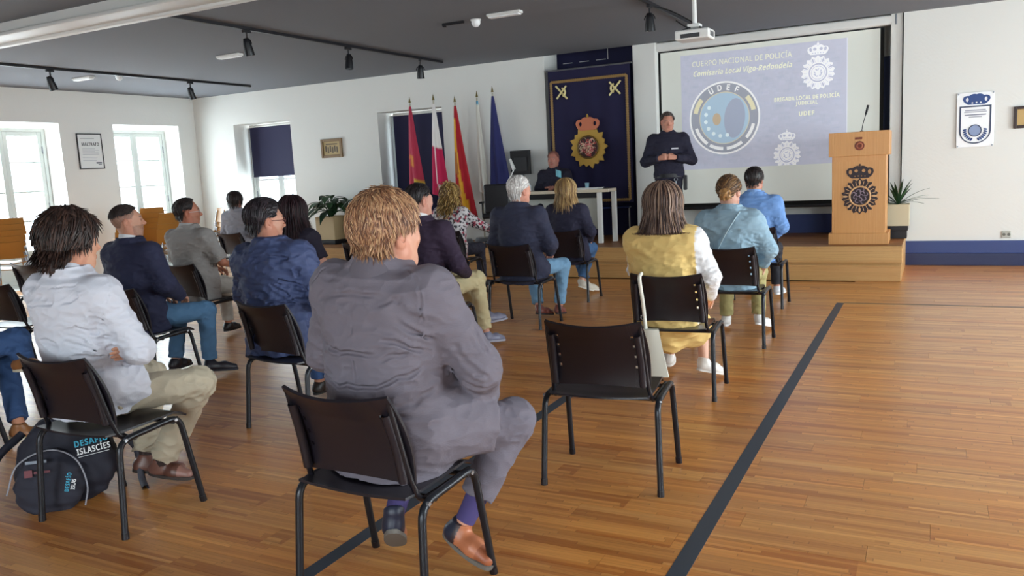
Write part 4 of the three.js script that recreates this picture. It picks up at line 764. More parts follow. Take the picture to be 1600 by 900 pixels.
// head in its own axes: face towards -z, centre between the ears
const headParts = (o) => {
  const l = [ell([0, .035, .012], [.076, .086, .098]), ell([0, -.03, -.028], [.061, .083, .07]), cone([-.02, -.092, -.052], [.02, -.092, -.052], .024, .024), cone([-.052, -.062, .0], [-.02, -.092, -.05], .026, .022), cone([.052, -.062, .0], [.02, -.092, -.05], .026, .022), cone([-.03, .02, -.078], [.03, .02, -.078], .014, .014)];
  const base = blend(l, .035), cheek = blend([ell([-.038, -.022, -.068], [.022, .02, .016]), ell([.038, -.022, -.068], [.022, .02, .016])], .01);
  const nose = blend([cone([0, .012, -.09], [0, -.026, -.113], .008, .012), ell([-.011, -.032, -.1], [.009, .008, .01]), ell([.011, -.032, -.1], [.009, .008, .01])], .012);
  const lips = blend([cone([-.017, -.06, -.091], [.017, -.06, -.091], .006, .006), cone([-.014, -.069, -.09], [.014, -.069, -.09], .0065, .0065)], .006);
  const ears = [-1, 1].map((s) => { const a = ell([s * .079, -.008, .014], [.011, .032, .021]), c = ell([s * .088, -.005, .01], [.009, .019, .011]); return (x, y, z) => Math.max(a(x, y, z), -c(x, y, z)); });
  const eyes = [-1, 1].map((s) => ell([s * .031, .004, -.083], [.0155, .0095, .008])), balls = [-1, 1].map((s) => ell([s * .031, .004, -.0775], [.0125, .0125, .0125]));
  return { base, cheek, nose, lips, ears, eyes, balls };
};
function headField(o) {
  const h = headParts(o), neck = o.neckL;
  return (x, y, z) => {
    let d = smin(h.base(x, y, z), h.cheek(x, y, z), .03); d = smin(d, h.nose(x, y, z), .012); d = smin(d, h.lips(x, y, z), .006);
    d = Math.max(d, -Math.min(h.eyes[0](x, y, z), h.eyes[1](x, y, z))); d = Math.min(d, h.balls[0](x, y, z), h.balls[1](x, y, z));
    d = smin(d, Math.min(h.ears[0](x, y, z), h.ears[1](x, y, z)), .012);
    return neck ? smin(d, neck(x, y, z), .04) : d;
  };
}
function hairline(o, x, y, z) { // > 0 where hair grows, for a direction on the scalp
  const f = Math.acos(clamp(z / (Math.hypot(x, z) + 1e-6), -1, 1)), fy = o.fy ?? .5, sy = o.sy ?? -.05, by = o.by ?? -1;
  return y - (f < 1.0 ? by : f < 1.4 ? lerp(by, sy, (f - 1.0) / .4) : f < 2.0 ? sy : f < 2.5 ? lerp(sy, fy, (f - 2.0) / .5) : fy);
}
const SC = [0, .035, .012], SR = [.079, .09, .101];
function hairGeo(o, near) { // cap and combed strands in head axes
  const pos = [], col = [], idx = [], nU = 40, nV = 28, c = o.colors.map(hex), base = c[0].clone().multiplyScalar(1), tk = o.cap ?? .012, id = [];
  for (let j = 0; j <= nV; j++) for (let i = 0; i <= nU; i++) {
    const th = j / nV * Math.PI * .9, ph = i / nU * Math.PI * 2, d = [Math.sin(th) * Math.cos(ph), Math.cos(th), Math.sin(th) * Math.sin(ph)], g = hairline(o, ...d);
    const n = o.rough ? .25 * noise3(d[0] * 5, d[1] * 5, d[2] * 5) + .15 * noise3(d[0] * 11, d[1] * 11, d[2] * 11) : 0, t = g > -.06 ? tk * (sstep(-.06, .3, g) * (1 + n) + .12) : -1;
    if (t < 0) { id.push(-1); continue; }
    id.push(pos.length / 3); const bulk = 1 + (o.topBulk || 0) * Math.max(0, d[1]);
    pos.push(SC[0] + d[0] * (SR[0] + t), SC[1] + d[1] * (SR[1] + t * bulk), SC[2] + d[2] * (SR[2] + t)); const q = c[Math.floor(Math.abs(noise3(d[0] * 9, d[1] * 3, d[2] * 9)) * 1.99 * c.length) % c.length]; col.push(q.r, q.g, q.b);
  }
  for (let j = 0; j < nV; j++) for (let i = 0; i < nU; i++) { const a = id[j * (nU + 1) + i], b = id[j * (nU + 1) + i + 1], d = id[(j + 1) * (nU + 1) + i], e = id[(j + 1) * (nU + 1) + i + 1]; if (a >= 0 && b >= 0 && d >= 0) idx.push(a, b, d); if (b >= 0 && d >= 0 && e >= 0) idx.push(b, e, d); }
  const strands = o.n || 0; let made = 0, tries = 0;
  while (made < strands && tries++ < strands * 12) {
    const y = rr(-.9, 1), ph = rr(0, Math.PI * 2), q = Math.sqrt(1 - y * y), d = [q * Math.cos(ph), y, q * Math.sin(ph)];
    if (hairline(o, ...d) < (o.long ? .05 : .02)) continue; made++;
    const len = rr(...o.len), seg = o.seg || 6, step = len / seg, tint = c[Math.floor(rnd() * c.length)].clone().multiplyScalar(rr(.85, 1.15)), r0 = (o.r || .0045) * rr(.7, 1.3), lift = tk * rr(.75, 1.25);
    let p = [SC[0] + d[0] * (SR[0] + lift), SC[1] + d[1] * (SR[1] + lift), SC[2] + d[2] * (SR[2] + lift)], prev = null; const ring = [], curl = rr(-1, 1), phase = rr(0, 6), wob = o.wave || 0;
    for (let s = 0; s <= seg; s++) {
      const u = unit([(p[0] - SC[0]) / SR[0] / SR[0], (p[1] - SC[1]) / SR[1] / SR[1], (p[2] - SC[2]) / SR[2] / SR[2]]);
      let w = o.flow ? o.flow(d, p, s / seg) : [0, -1, 0.1];
      w = [w[0] + curl * (o.mess || .15), w[1], w[2] + (o.mess || .15) * curl * .6];
      if (wob) { const k = s * 1.35 + phase; w = [w[0] + wob * Math.cos(k), w[1], w[2] + wob * Math.sin(k)]; }
      const inside = Math.hypot((p[0] - SC[0]) / SR[0], (p[1] - SC[1]) / SR[1], (p[2] - SC[2]) / SR[2]);
      if (p[1] > SC[1] - .05 || inside < 1.05) { const k = dot(w, u); w = add(w, u, -k + (o.lift || .1) * (s / seg)); }
      w = unit(w);
      const a = unit(cross(w, u)), rr_ = r0 * (s === seg ? .15 : 1 - .55 * Math.pow(s / seg, 2)), b0 = pos.length / 3;
      for (let k = 0; k < 3; k++) { const g = k * 2.0944, e = add([a[0] * Math.cos(g), a[1] * Math.cos(g), a[2] * Math.cos(g)], u, Math.sin(g) * .6); pos.push(p[0] + e[0] * rr_, p[1] + e[1] * rr_, p[2] + e[2] * rr_); const f = 1; col.push(tint.r * f, tint.g * f, tint.b * f); }
      if (s) for (let k = 0; k < 3; k++) { const m = (k + 1) % 3; idx.push(b0 - 3 + k, b0 + k, b0 - 3 + m, b0 - 3 + m, b0 + k, b0 + m); }
      p = add(p, w, step); if (o.cutY !== undefined && p[1] < o.cutY) p = [p[0], o.cutY + rr(-.006, .004), p[2]];
      if (!o.long || p[1] > SC[1] - .04) { const e = Math.hypot((p[0] - SC[0]) / (SR[0] + lift * .8), (p[1] - SC[1]) / (SR[1] + lift * .8), (p[2] - SC[2]) / (SR[2] + lift * .8)); if (e < 1) p = [SC[0] + (p[0] - SC[0]) / e, SC[1] + (p[1] - SC[1]) / e, SC[2] + (p[2] - SC[2]) / e]; }
    }
  }
  const g = new THREE.BufferGeometry(); g.setAttribute('position', new THREE.Float32BufferAttribute(pos, 3)); g.setAttribute('color', new THREE.Float32BufferAttribute(col, 3)); g.setAttribute('uv', new THREE.BufferAttribute(new Float32Array(pos.length / 3 * 2), 2)); g.setIndex(idx); g.computeVertexNormals(); return g;
}
function handField(W, dir, palm, sideSign, curl = .5, size = 1) { // wrist, finger direction, palm normal, +1 when the thumb lies along cross(dir, palm)
  const d = unit(dir), n = unit(sub(palm, d.map((v) => v * dot(palm, d)))), s = cross(d, n).map((v) => v * sideSign), k = size, list = [];
  const P = (a, b, c) => [W[0] + (d[0] * a + s[0] * b + n[0] * c) * k, W[1] + (d[1] * a + s[1] * b + n[1] * c) * k, W[2] + (d[2] * a + s[2] * b + n[2] * c) * k];
  const palmF = blend([.028, .01, -.009, -.027].map((b) => cone(P(-.01, b * .55, 0), P(.085, b, -.004), .014 * k, .011 * k)), .018);
  list.push(palmF);
  const lens = [.076, .086, .08, .062];
  [.028, .01, -.009, -.027].forEach((b, i) => {
    let a = 0, q = P(.086, b, -.004); const fingers = [];
    [.46, .3, .24].forEach((part_, j) => { a += curl * (j ? .95 : .7) + i * .04; const l = lens[i] * part_, e = add(q, [0, 1, 2].map((t) => (d[t] * Math.cos(a) + n[t] * Math.sin(a)) * l * k)); fingers.push(cone(q, e, (.0095 - j * .001) * k, (.0088 - j * .001) * k)); q = e; });
    list.push(blend(fingers, .004));
  });
  const t0 = P(.018, .022, .006), t1 = P(.05, .046, .02), t2 = P(.075, .05, .032 + curl * .01), t3 = P(.095, .044, .042 + curl * .014);
  list.push(blend([cone(t0, t1, .015 * k, .012 * k), cone(t1, t2, .011 * k, .01 * k), cone(t2, t3, .0098 * k, .0082 * k)], .006));
  return { f: blend(list, .006), c: P(.08, 0, .01) };
}
const skinMat = new THREE.MeshPhysicalMaterial({ color: '#ffffff', roughness: .55, vertexColors: true, sheen: .15 }), hairMat = M('#ffffff', .5, { vertexColors: true, side: THREE.DoubleSide });
const clothBump = noiseTex(128, (u, v) => .5 + .25 * Math.sin(u * 2 * Math.PI * 32) * Math.sin(v * 2 * Math.PI * 32) + .2 * torusNoise(u, v, 40)); clothBump.repeat.set(6, 6);
const cloth = (c, r = .85, extra = {}) => M(c, r, { bumpMap: clothBump, bumpScale: .0012, ...extra });
function boxOf(points, r) { const lo = [1e9, 1e9, 1e9], hi = [-1e9, -1e9, -1e9]; for (const p of points) for (let k = 0; k < 3; k++) { lo[k] = Math.min(lo[k], p[k] - r); hi[k] = Math.max(hi[k], p[k] + r); } return [lo, hi]; }
const RINGS = (b = {}) => { const w = b.w || 1, d = b.d || 1, belly = b.belly || 0, sh = b.shw || 1; return [[-.2, .165 * w, .12 * d], [0, .178 * w, .128 * d + belly * .5, -belly * .4], [.25, .16 * w + belly * .3, .112 * d + belly, -belly * .6], [.55, .172 * w, .115 * d + belly * .4, -belly * .2], [.76, .188 * w * sh, .112 * d], [.865, .172 * w * sh, .094 * d], [.935, .13 * w, .082 * d], [.99, .088 * w, .07], [1.05, .069, .066]]; };
const wrinkle = (x, y, z, fx, fy, fz, o = 0) => { const n = noise3(x * fx + o, y * fy, z * fz - o); return 1 - 2 * Math.abs(n); };

function person(o) {
  const t = thing('person', o.label, 'person', [o.at[0], o.y || 0, o.at[1]], (o.turn || 0) * deg);
  const B = bodyPoints(o), near = o.near || 0, hC = [.013, .011, .0072][near], hS = [.0075, .006, .0045][near];
  const S = o.scale || 1; t.scale.setScalar(S);
  const aR = o.armR || { e: [.27, .79, .02], w: [.13, .665, -.27] }, aL = o.armL || { e: [-.27, .79, .02], w: [-.13, .665, -.27] }, lR = o.legR || { k: [.13, .53, -.44], a: [.14, .09, -.46] }, lL = o.legL || { k: [-.13, .53, -.44], a: [-.14, .09, -.46] };
  const g = o.girth || {}, arm = (g.arm || 1), leg = (g.leg || 1), hipR = [.09, B.H[1] - .015, B.H[2]], hipL = [-.09, B.H[1] - .015, B.H[2]];
  const rings = RINGS(g), skin = hex(o.skin || '#c48a6c'), M4 = headMatrix(o, B), inv = M4.clone().invert(), hs = o.headScale || 1;
  // --- body: trunk, limbs, head and hands as one mesh
  const nb = new THREE.Vector3(...B.NB).applyMatrix4(inv).toArray(), neckR = (o.neck || .054);
  const hf = headField({ neckL: cone([0, -.05, .018], [nb[0], nb[1] + .01, nb[2]], neckR / hs, (neckR + .006) / hs) });
  const lipc = hex('#a85a50'), dark = hex(o.stubble || '#3a2a24'), eyeW = hex('#e8e4de'), iris = hex('#2a1c16'), red = hex('#b8543f'), sk = hex(o.skin || '#c48a6c');
  const hcol = (c, x, y, z, nx, ny, nz) => {
    c.copy(sk); const m = .5 + .5 * noise3(x * 40, y * 40, z * 40); c.lerp(red, .08 * m + (Math.abs(x) > .07 ? .22 : 0) + (Math.hypot(x, y + .028, z + .11) < .03 ? .12 : 0));
    for (const s of [-1, 1]) { const e = Math.hypot(x - s * .031, y - .004, (z + .0775)); if (e < .0132 && z < -.079) c.copy(Math.hypot(x - s * .031, y - .004) < .0058 ? iris : eyeW); if (Math.abs(y - .028 - .1 * Math.abs(x - s * .031) * -1) < .0045 && Math.abs(x - s * .031) < .02 && z < -.07) c.lerp(dark, .75); }
    if (Math.abs(y + .064) < .011 && Math.abs(x) < .022 && z < -.084) c.lerp(lipc, .6);
    if (o.beard && z < -.02 && y < -.03 && y > -.13 && !(Math.abs(y + .064) < .01 && Math.abs(x) < .02)) c.lerp(dark, o.beard * (.7 + .3 * noise3(x * 200, y * 200, z * 200)));
    if (o.fade && hairline({ fy: .5, sy: -.12, by: -.7 }, ...unit([(x) / SR[0], (y - .035) / SR[1], (z - .012) / SR[2]])) > 0 && Math.abs(x) < .078) c.lerp(dark, o.fade * (.75 + .25 * noise3(x * 300, y * 300, z * 300)));
  };
  const headG = net(hf, [-.1, Math.min(-.2, nb[1] - .05), -.14], [.1, .14, .14 + Math.max(0, nb[2])], hS, hcol); headG.applyMatrix4(M4);
  const solid = (c) => (q) => { const n = q.attributes.position.count, a = new Float32Array(n * 3); for (let i = 0; i < n; i++) { a[i * 3] = c.r; a[i * 3 + 1] = c.g; a[i * 3 + 2] = c.b; } q.setAttribute('color', new THREE.BufferAttribute(a, 3)); return q; };
  const list = [torsoField(B.H, B.axis, B.right, B.L, rings.map(([a, b, c, d]) => [a, b * (a < .1 ? .62 : .86), c * (a < .1 ? .62 : .84), d])), cone(B.shR, aR.e, .042 * arm, .034 * arm), cone(aR.e, aR.w, .036 * arm, .024), cone(B.shL, aL.e, .042 * arm, .034 * arm), cone(aL.e, aL.w, .036 * arm, .024), cone(hipR, lR.k, .07, .048), cone(lR.k, lR.a, .048, .034), cone(hipL, lL.k, .07, .048), cone(lL.k, lL.a, .048, .034)];
  const bareSkin = (c, x, y, z) => { c.copy(sk); c.lerp(red, .06 + .06 * noise3(x * 30, y * 30, z * 30)); };
  const geos = [headG, net(blend(list, .03), ...boxOf([B.H, B.NB, B.shR, B.shL, aR.e, aR.w, aL.e, aL.w, lR.k, lR.a, lL.k, lL.a], .13), .016, bareSkin)];
  for (const [a, s] of [[aR, 1], [aL, -1]]) if (!a.hidden) {
    const d = a.hd || unit(sub(a.w, a.e)), h = handField(a.w, d, a.hn || [-.3 * s, -1, 0], a.th || s, a.curl ?? .45, 1); geos.push(net(h.f, h.c.map((v) => v - .125), h.c.map((v) => v + .125), Math.min(hS, .0055), bareSkin));
  }
  const clean = (q) => { const m = q.index ? q.toNonIndexed() : q; return m; };
  part(t, 'body', mergeGeometries(geos.map(clean)), skinMat);
  // --- hair
  if (o.hair) { const hg = hairGeo(o.hair, near); hg.applyMatrix4(M4); part(t, 'hair', hg, hairMat); }
  if (o.hairMass) { // fuller hair below the cap
    const m = o.hairMass, f0 = m.f, f = (x, y, z) => { const d = f0(x, y, z); return d > .03 ? d : d - m.amp * (1 - Math.abs(noise3(Math.atan2(x, z) * m.freq, y * (m.fy || 3), 3.3)) * 2) - (m.curl ? m.curl * noise3(x * 28, y * 28, z * 28) : 0); };
    const cc = m.colors.map(hex), hg = net(f, m.lo, m.hi, hS, (c, x, y, z) => { const q = .5 + .5 * noise3(Math.atan2(x, z) * m.freq * 1.7, y * 4 + (m.curl ? x * 20 : 0), 9.1), k = q * (cc.length - 1), i = Math.min(cc.length - 2, Math.floor(k)); c.copy(cc[i]).lerp(cc[i + 1], k - i); });
    hg.applyMatrix4(M4); part(t, 'hair_lengths', hg, hairMat);
  }
  // --- top
  const T = o.top, gr = T.grow ?? .014, sl = T.sleeve ?? 1;
  const sleeves = [[B.shR, aR], [B.shL, aL]].map(([s, a]) => { const end = sl >= 1 ? a.w : sl > .5 ? mixv(a.e, a.w, (sl - .5) * 2) : mixv(s, a.e, sl * 2), rU = (.05 * arm + gr), rE = (.043 * arm + gr), rW = .036 + gr * .6, dirn = unit(sl > .5 ? sub(a.w, a.e) : sub(a.e, s));
    const u = cone(s, sl > .5 ? a.e : add(end, dirn, .03), rU, sl > .5 ? rE : rU * .98), w = sl > .5 ? cone(a.e, add(end, dirn, .03), rE, rW) : null, cap = ell(add(s, [0, -.005, 0]), [.056 * arm + gr * .5, .052 * arm + gr * .5, .058 * arm + gr * .6]);
    return (x, y, z) => { let d = smin(u(x, y, z), cap(x, y, z), .05); if (w) d = smin(d, w(x, y, z), .03); const cut = (x - end[0]) * dirn[0] + (y - end[1]) * dirn[1] + (z - end[2]) * dirn[2]; const nearEnd = Math.hypot(x - end[0], y - end[1], z - end[2]) < .13; return nearEnd ? Math.max(d, cut) : d; }; });
  const tr = torsoField(B.H, B.axis, B.right, B.L, rings.map((r, i) => (i === 0 ? [T.hem ?? -.22, r[1] * (T.flare || 1), r[2] * (T.flare || 1), r[3]] : r)), gr);
  const extra = T.extra ? T.extra(B) : null, crease = T.crease || [], fa = T.fold ?? .004;
  const bare = (x, y, z) => smin(tr(x, y, z), Math.min(sleeves[0](x, y, z), sleeves[1](x, y, z)), T.soft ?? .065);
  const snap = (p) => { for (let i = 0; i < 8; i++) { const d = bare(...p), e = .004, n = unit([bare(p[0] + e, p[1], p[2]) - bare(p[0] - e, p[1], p[2]), bare(p[0], p[1] + e, p[2]) - bare(p[0], p[1] - e, p[2]), bare(p[0], p[1], p[2] + e) - bare(p[0], p[1], p[2] - e)]); p = add(p, n, -d); } return p; };
  const segs = crease.map(([a, b, dep, wid]) => { const n = 6, pts = []; for (let i = 0; i <= n; i++) { const q = snap(mixv(a, b, i / n)); pts.push([q[0] + .006 * noise3(i * .9, a[0] * 20, a[1] * 20), q[1] + .008 * noise3(i * .7, a[1] * 20, b[0] * 20), q[2]]); } const l = []; for (let i = 0; i < n; i++) l.push(cone(pts[i], pts[i + 1], 0, 0)); const c = mixv(pts[0], pts[n], .5), R = Math.hypot(...sub(pts[0], pts[n])) * .6 + wid * 4; return [(x, y, z) => { if (Math.hypot(x - c[0], y - c[1], z - c[2]) > R) return 1; let d = 1; for (const f of l) d = Math.min(d, f(x, y, z)); return d; }, dep, wid, pts]; });
  const fadeEnds = (pts, x, y, z) => { const a = pts[0], b = pts[pts.length - 1], dx = b[0] - a[0], dy = b[1] - a[1], dz = b[2] - a[2], t = ((x - a[0]) * dx + (y - a[1]) * dy + (z - a[2]) * dz) / (dx * dx + dy * dy + dz * dz); return sstep(-.08, .25, t) * sstep(1.08, .75, t); };
  const arms = [[B.shR, aR.e, aR.w], [B.shL, aL.e, aL.w]];
  const top = (x, y, z) => {
    let d = smin(tr(x, y, z), Math.min(sleeves[0](x, y, z), sleeves[1](x, y, z)), T.soft ?? .065); if (extra) d = smin(d, extra(x, y, z), .03);
    if (Math.abs(d) < .035) {
      let q = fa * wrinkle(x, y, z, 5, 9, 5, o.at[0]) + fa * .5 * wrinkle(x, y, z, 11, 17, 11, 3);
      for (const [s, e] of arms) { const r = Math.hypot(x - e[0], y - e[1], z - e[2]); if (r < .15) q += (1 - r / .15) * fa * 1.6 * wrinkle(x, y, z, 14, 22, 14, 7); const r2 = Math.hypot(x - s[0], y - s[1] + .11, z - s[2]); if (r2 < .13) q += (1 - r2 / .13) * fa * 1.2 * wrinkle(x + y, y, z, 9, 20, 9, 1); }
      let cut = 0, rim = 0; for (const [c, dep, wid, pts] of segs) { const r = c(x, y, z); if (r < wid * 3) { const k = dep * fadeEnds(pts, x, y, z); cut = Math.max(cut, k * Math.exp(-(r * r) / (wid * wid))); rim = Math.max(rim, k * .45 * Math.exp(-((r - wid * 1.7) * (r - wid * 1.7)) / (wid * wid))); } } q += rim - cut;
      d -= q;
    }
    return d;
  };
  const topBox = boxOf([B.H, add(B.H, [0, -.12, 0]), B.NB, B.shR, B.shL, aR.e, aR.w, aL.e, aL.w], .24);
  const tcol = T.paint ? (c, x, y, z, nx, ny, nz) => T.paint(c, x, y, z, nx, ny, nz) : null;
  const tm = part(t, T.name, net(top, ...topBox, hC, tcol), T.mat || cloth(tcol ? '#ffffff' : T.color, T.rough, tcol ? { vertexColors: true } : {}));
  if (T.sub) T.sub(tm, B);
  // --- collar band round the neck
  if (o.collar) {
    const c = o.collar, ax = unit(sub(B.hp, B.NB)), y0 = c.y || 0;
    const ringAt = (u, v) => { const a = u * Math.PI * 2, q = lerp(c.r0 || .072, c.r1 || .062, v), back = .5 + .5 * Math.sin(a), hgt = lerp(-.015, (c.h || .04) * (.55 + .45 * back), v), f = [Math.cos(a) * q, 0, Math.sin(a) * q * 1.05 + .004]; return add(add(B.NB, f), ax, y0 + hgt + .012 * back); };
    part(t, c.name || 'shirt_collar', sheet(28, 4, ringAt, .006), cloth(c.color || '#e4e4e8', .8));
  }
  // --- trousers or skirt
  const Q = o.low;
  if (Q) {
    const legs = [[hipR, lR], [hipL, lL]].map(([h, l]) => { const end = mixv(l.k, l.a, Q.len ?? .86), dn = unit(sub(l.a, l.k)), th = cone(h, l.k, .088 * leg, .068 * leg), sh = cone(l.k, add(end, dn, .05), .066 * leg, .054 * (Q.hemW || 1)); return (x, y, z) => { const d = smin(th(x, y, z), sh(x, y, z), .035), cut = (x - end[0]) * dn[0] + (y - end[1]) * dn[1] + (z - end[2]) * dn[2], nearEnd = Math.hypot(x - end[0], y - end[1], z - end[2]) < .16; return nearEnd ? Math.max(d, cut) : d; }; });
    const pel = ell([0, B.H[1] + .0, B.H[2] + .01], [.175 * (g.hipw || g.w || 1), .125, .135 * (g.d || 1)]), cz = Q.crease || 0, skirt = Q.skirt ? Q.skirt(B, lR, lL) : null;
    const low = (x, y, z) => {
      let d = smin(pel(x, y, z), skirt ? skirt(x, y, z) : Math.min(legs[0](x, y, z), legs[1](x, y, z)), .05);
      if (Math.abs(d) < .03) { let q = (Q.fold ?? .004) * wrinkle(x, y, z, 6, 10, 9, 11 + o.at[1]); for (const l of [lR, lL]) { const r = Math.hypot(x - l.k[0], y - l.k[1], z - l.k[2]); if (r < .17) q += (1 - r / .17) * (Q.fold ?? .004) * 1.6 * wrinkle(x, y, z, 10, 18, 16, 5); const r2 = Math.hypot(x - l.a[0], y - l.a[1] - .06, z - l.a[2]); if (r2 < .14) q += (1 - r2 / .14) * (Q.fold ?? .004) * 1.3 * wrinkle(x, y, z, 8, 24, 8, 2); } d -= q; }
      return d;
    };
    part(t, Q.name || 'trousers', net(low, ...boxOf([hipR, hipL, lR.k, lL.k, lR.a, lL.a, add(B.H, [0, 0, .03])], .19), hC), cloth(Q.color, .85));
  }
  // --- feet
  for (const [l, s] of [[lR, 1], [lL, -1]]) {
    if (l.none) continue;
    const F = o.feet || { color: '#2a2426' }, toe = l.t || add(l.a, [s * .04, -.055, -.17]), heel = l.h || add(l.a, [0, -.05, .045]), d = unit(sub(toe, heel)), up0 = unit(sub([0, 1, 0], d.map((v) => v * d[1]))), sd = cross(d, up0);
    if (F.sock) part(t, 'sock', [rod(mixv(l.k, l.a, .74), l.a, .043, .037, 14)], cloth(F.sock, .9));
    const ln = Math.hypot(...sub(toe, heel)), A = [heel[0] + up0[0] * .036 + d[0] * .02, heel[1] + up0[1] * .036 + d[1] * .02, heel[2] + up0[2] * .036 + d[2] * .02], m1 = add(add(heel, d, ln * .62), up0, .03), m2 = add(add(heel, d, ln * .95), up0, .022);
    const bodyF = blend([cone(A, m1, .036, .037), cone(m1, m2, .037, .027), cone(add(A, d, .02), add(l.a, [0, .015, 0]), .036, .04)], .03), open = cone(add(l.a, up0, .03), add(l.a, up0, .12), .036, .05);
    const sole = (k) => (x, y, z) => (x - heel[0]) * up0[0] + (y - heel[1]) * up0[1] + (z - heel[2]) * up0[2] - k;
    const cutTop = sole(.095), low0 = sole(.014);
    const shoe = part(t, F.name || 'shoe', net((x, y, z) => Math.max(bodyF(x, y, z), -low0(x, y, z), cutTop(x, y, z)), ...boxOf([heel, toe, l.a], .09), Math.min(hC * .7, .008), F.paint ? (c, x, y, z) => F.paint(c, ((x - heel[0]) * d[0] + (y - heel[1]) * d[1] + (z - heel[2]) * d[2]) / ln, sole(0)(x, y, z)) : null), M(F.paint ? '#ffffff' : F.color, .4, F.paint ? { vertexColors: true } : {}));
    const out = grid(24, 2, (u, v) => { const a = u * Math.PI * 2, q = (Math.cos(a) + 1) / 2, w = lerp(.033, .043, Math.sin(q * 2.4)) * Math.pow(Math.abs(Math.sin(a)), .55) * Math.sign(Math.sin(a)); return add(add(add(heel, d, -.018 + q * (ln + .04)), sd, w), up0, v * .016); });
    const cap = (v, flip) => { const pts = []; for (let i = 0; i < 24; i++) { const p = out.attributes.position, k = v * 25 + i; pts.push([p.getX(k), p.getY(k), p.getZ(k)]); } const c = add(heel, d, ln * .5), cc = add(c, up0, v ? .016 : 0), a = []; for (let i = 0; i < 24; i++) { const q = pts[i], w = pts[(i + 1) % 24]; a.push(...cc, ...(flip ? w : q), ...(flip ? q : w)); } const gg = new THREE.BufferGeometry(); gg.setAttribute('position', new THREE.Float32BufferAttribute(a, 3)); gg.computeVertexNormals(); return gg; };
    part(shoe, 'sole', [out, cap(0, true), cap(2, false)], M(F.sole || '#1c1a1a', .7, { side: THREE.DoubleSide }));
  }
  if (o.glasses) {
    const gg = []; for (const s of [-1, 1]) { const r = new THREE.TorusGeometry(.021, .0022, 6, 20); r.scale(1.15, .85, 1); r.translate(s * .031, .002, -.1); gg.push(r, rod([s * .054, .006, -.099], [s * .08, .004, .01], .002)); } gg.push(rod([-.009, .006, -.102], [.009, .006, -.102], .002));
    const q = merge(gg); q.applyMatrix4(M4); part(t, 'glasses', q, M(o.glasses, .35));
  }
  if (o.more) o.more(t, B, M4, { aR, aL, lR, lL });
  return t;
}
const seatAt = (x, z, dz = -.24) => [x, z + dz];
const flowBack = (d, p, s) => { const k = 1 - sstep(-.25, .45, d[2]); return [d[0] * .25, -.35 - .4 * s - .5 * (1 - k), .08 + .85 * k]; }, flowDown = (d, p, s) => [d[0] * .4, -1, d[2] * .3 + .05], flowSide = (d, p, s) => [.8, -.5, .25];
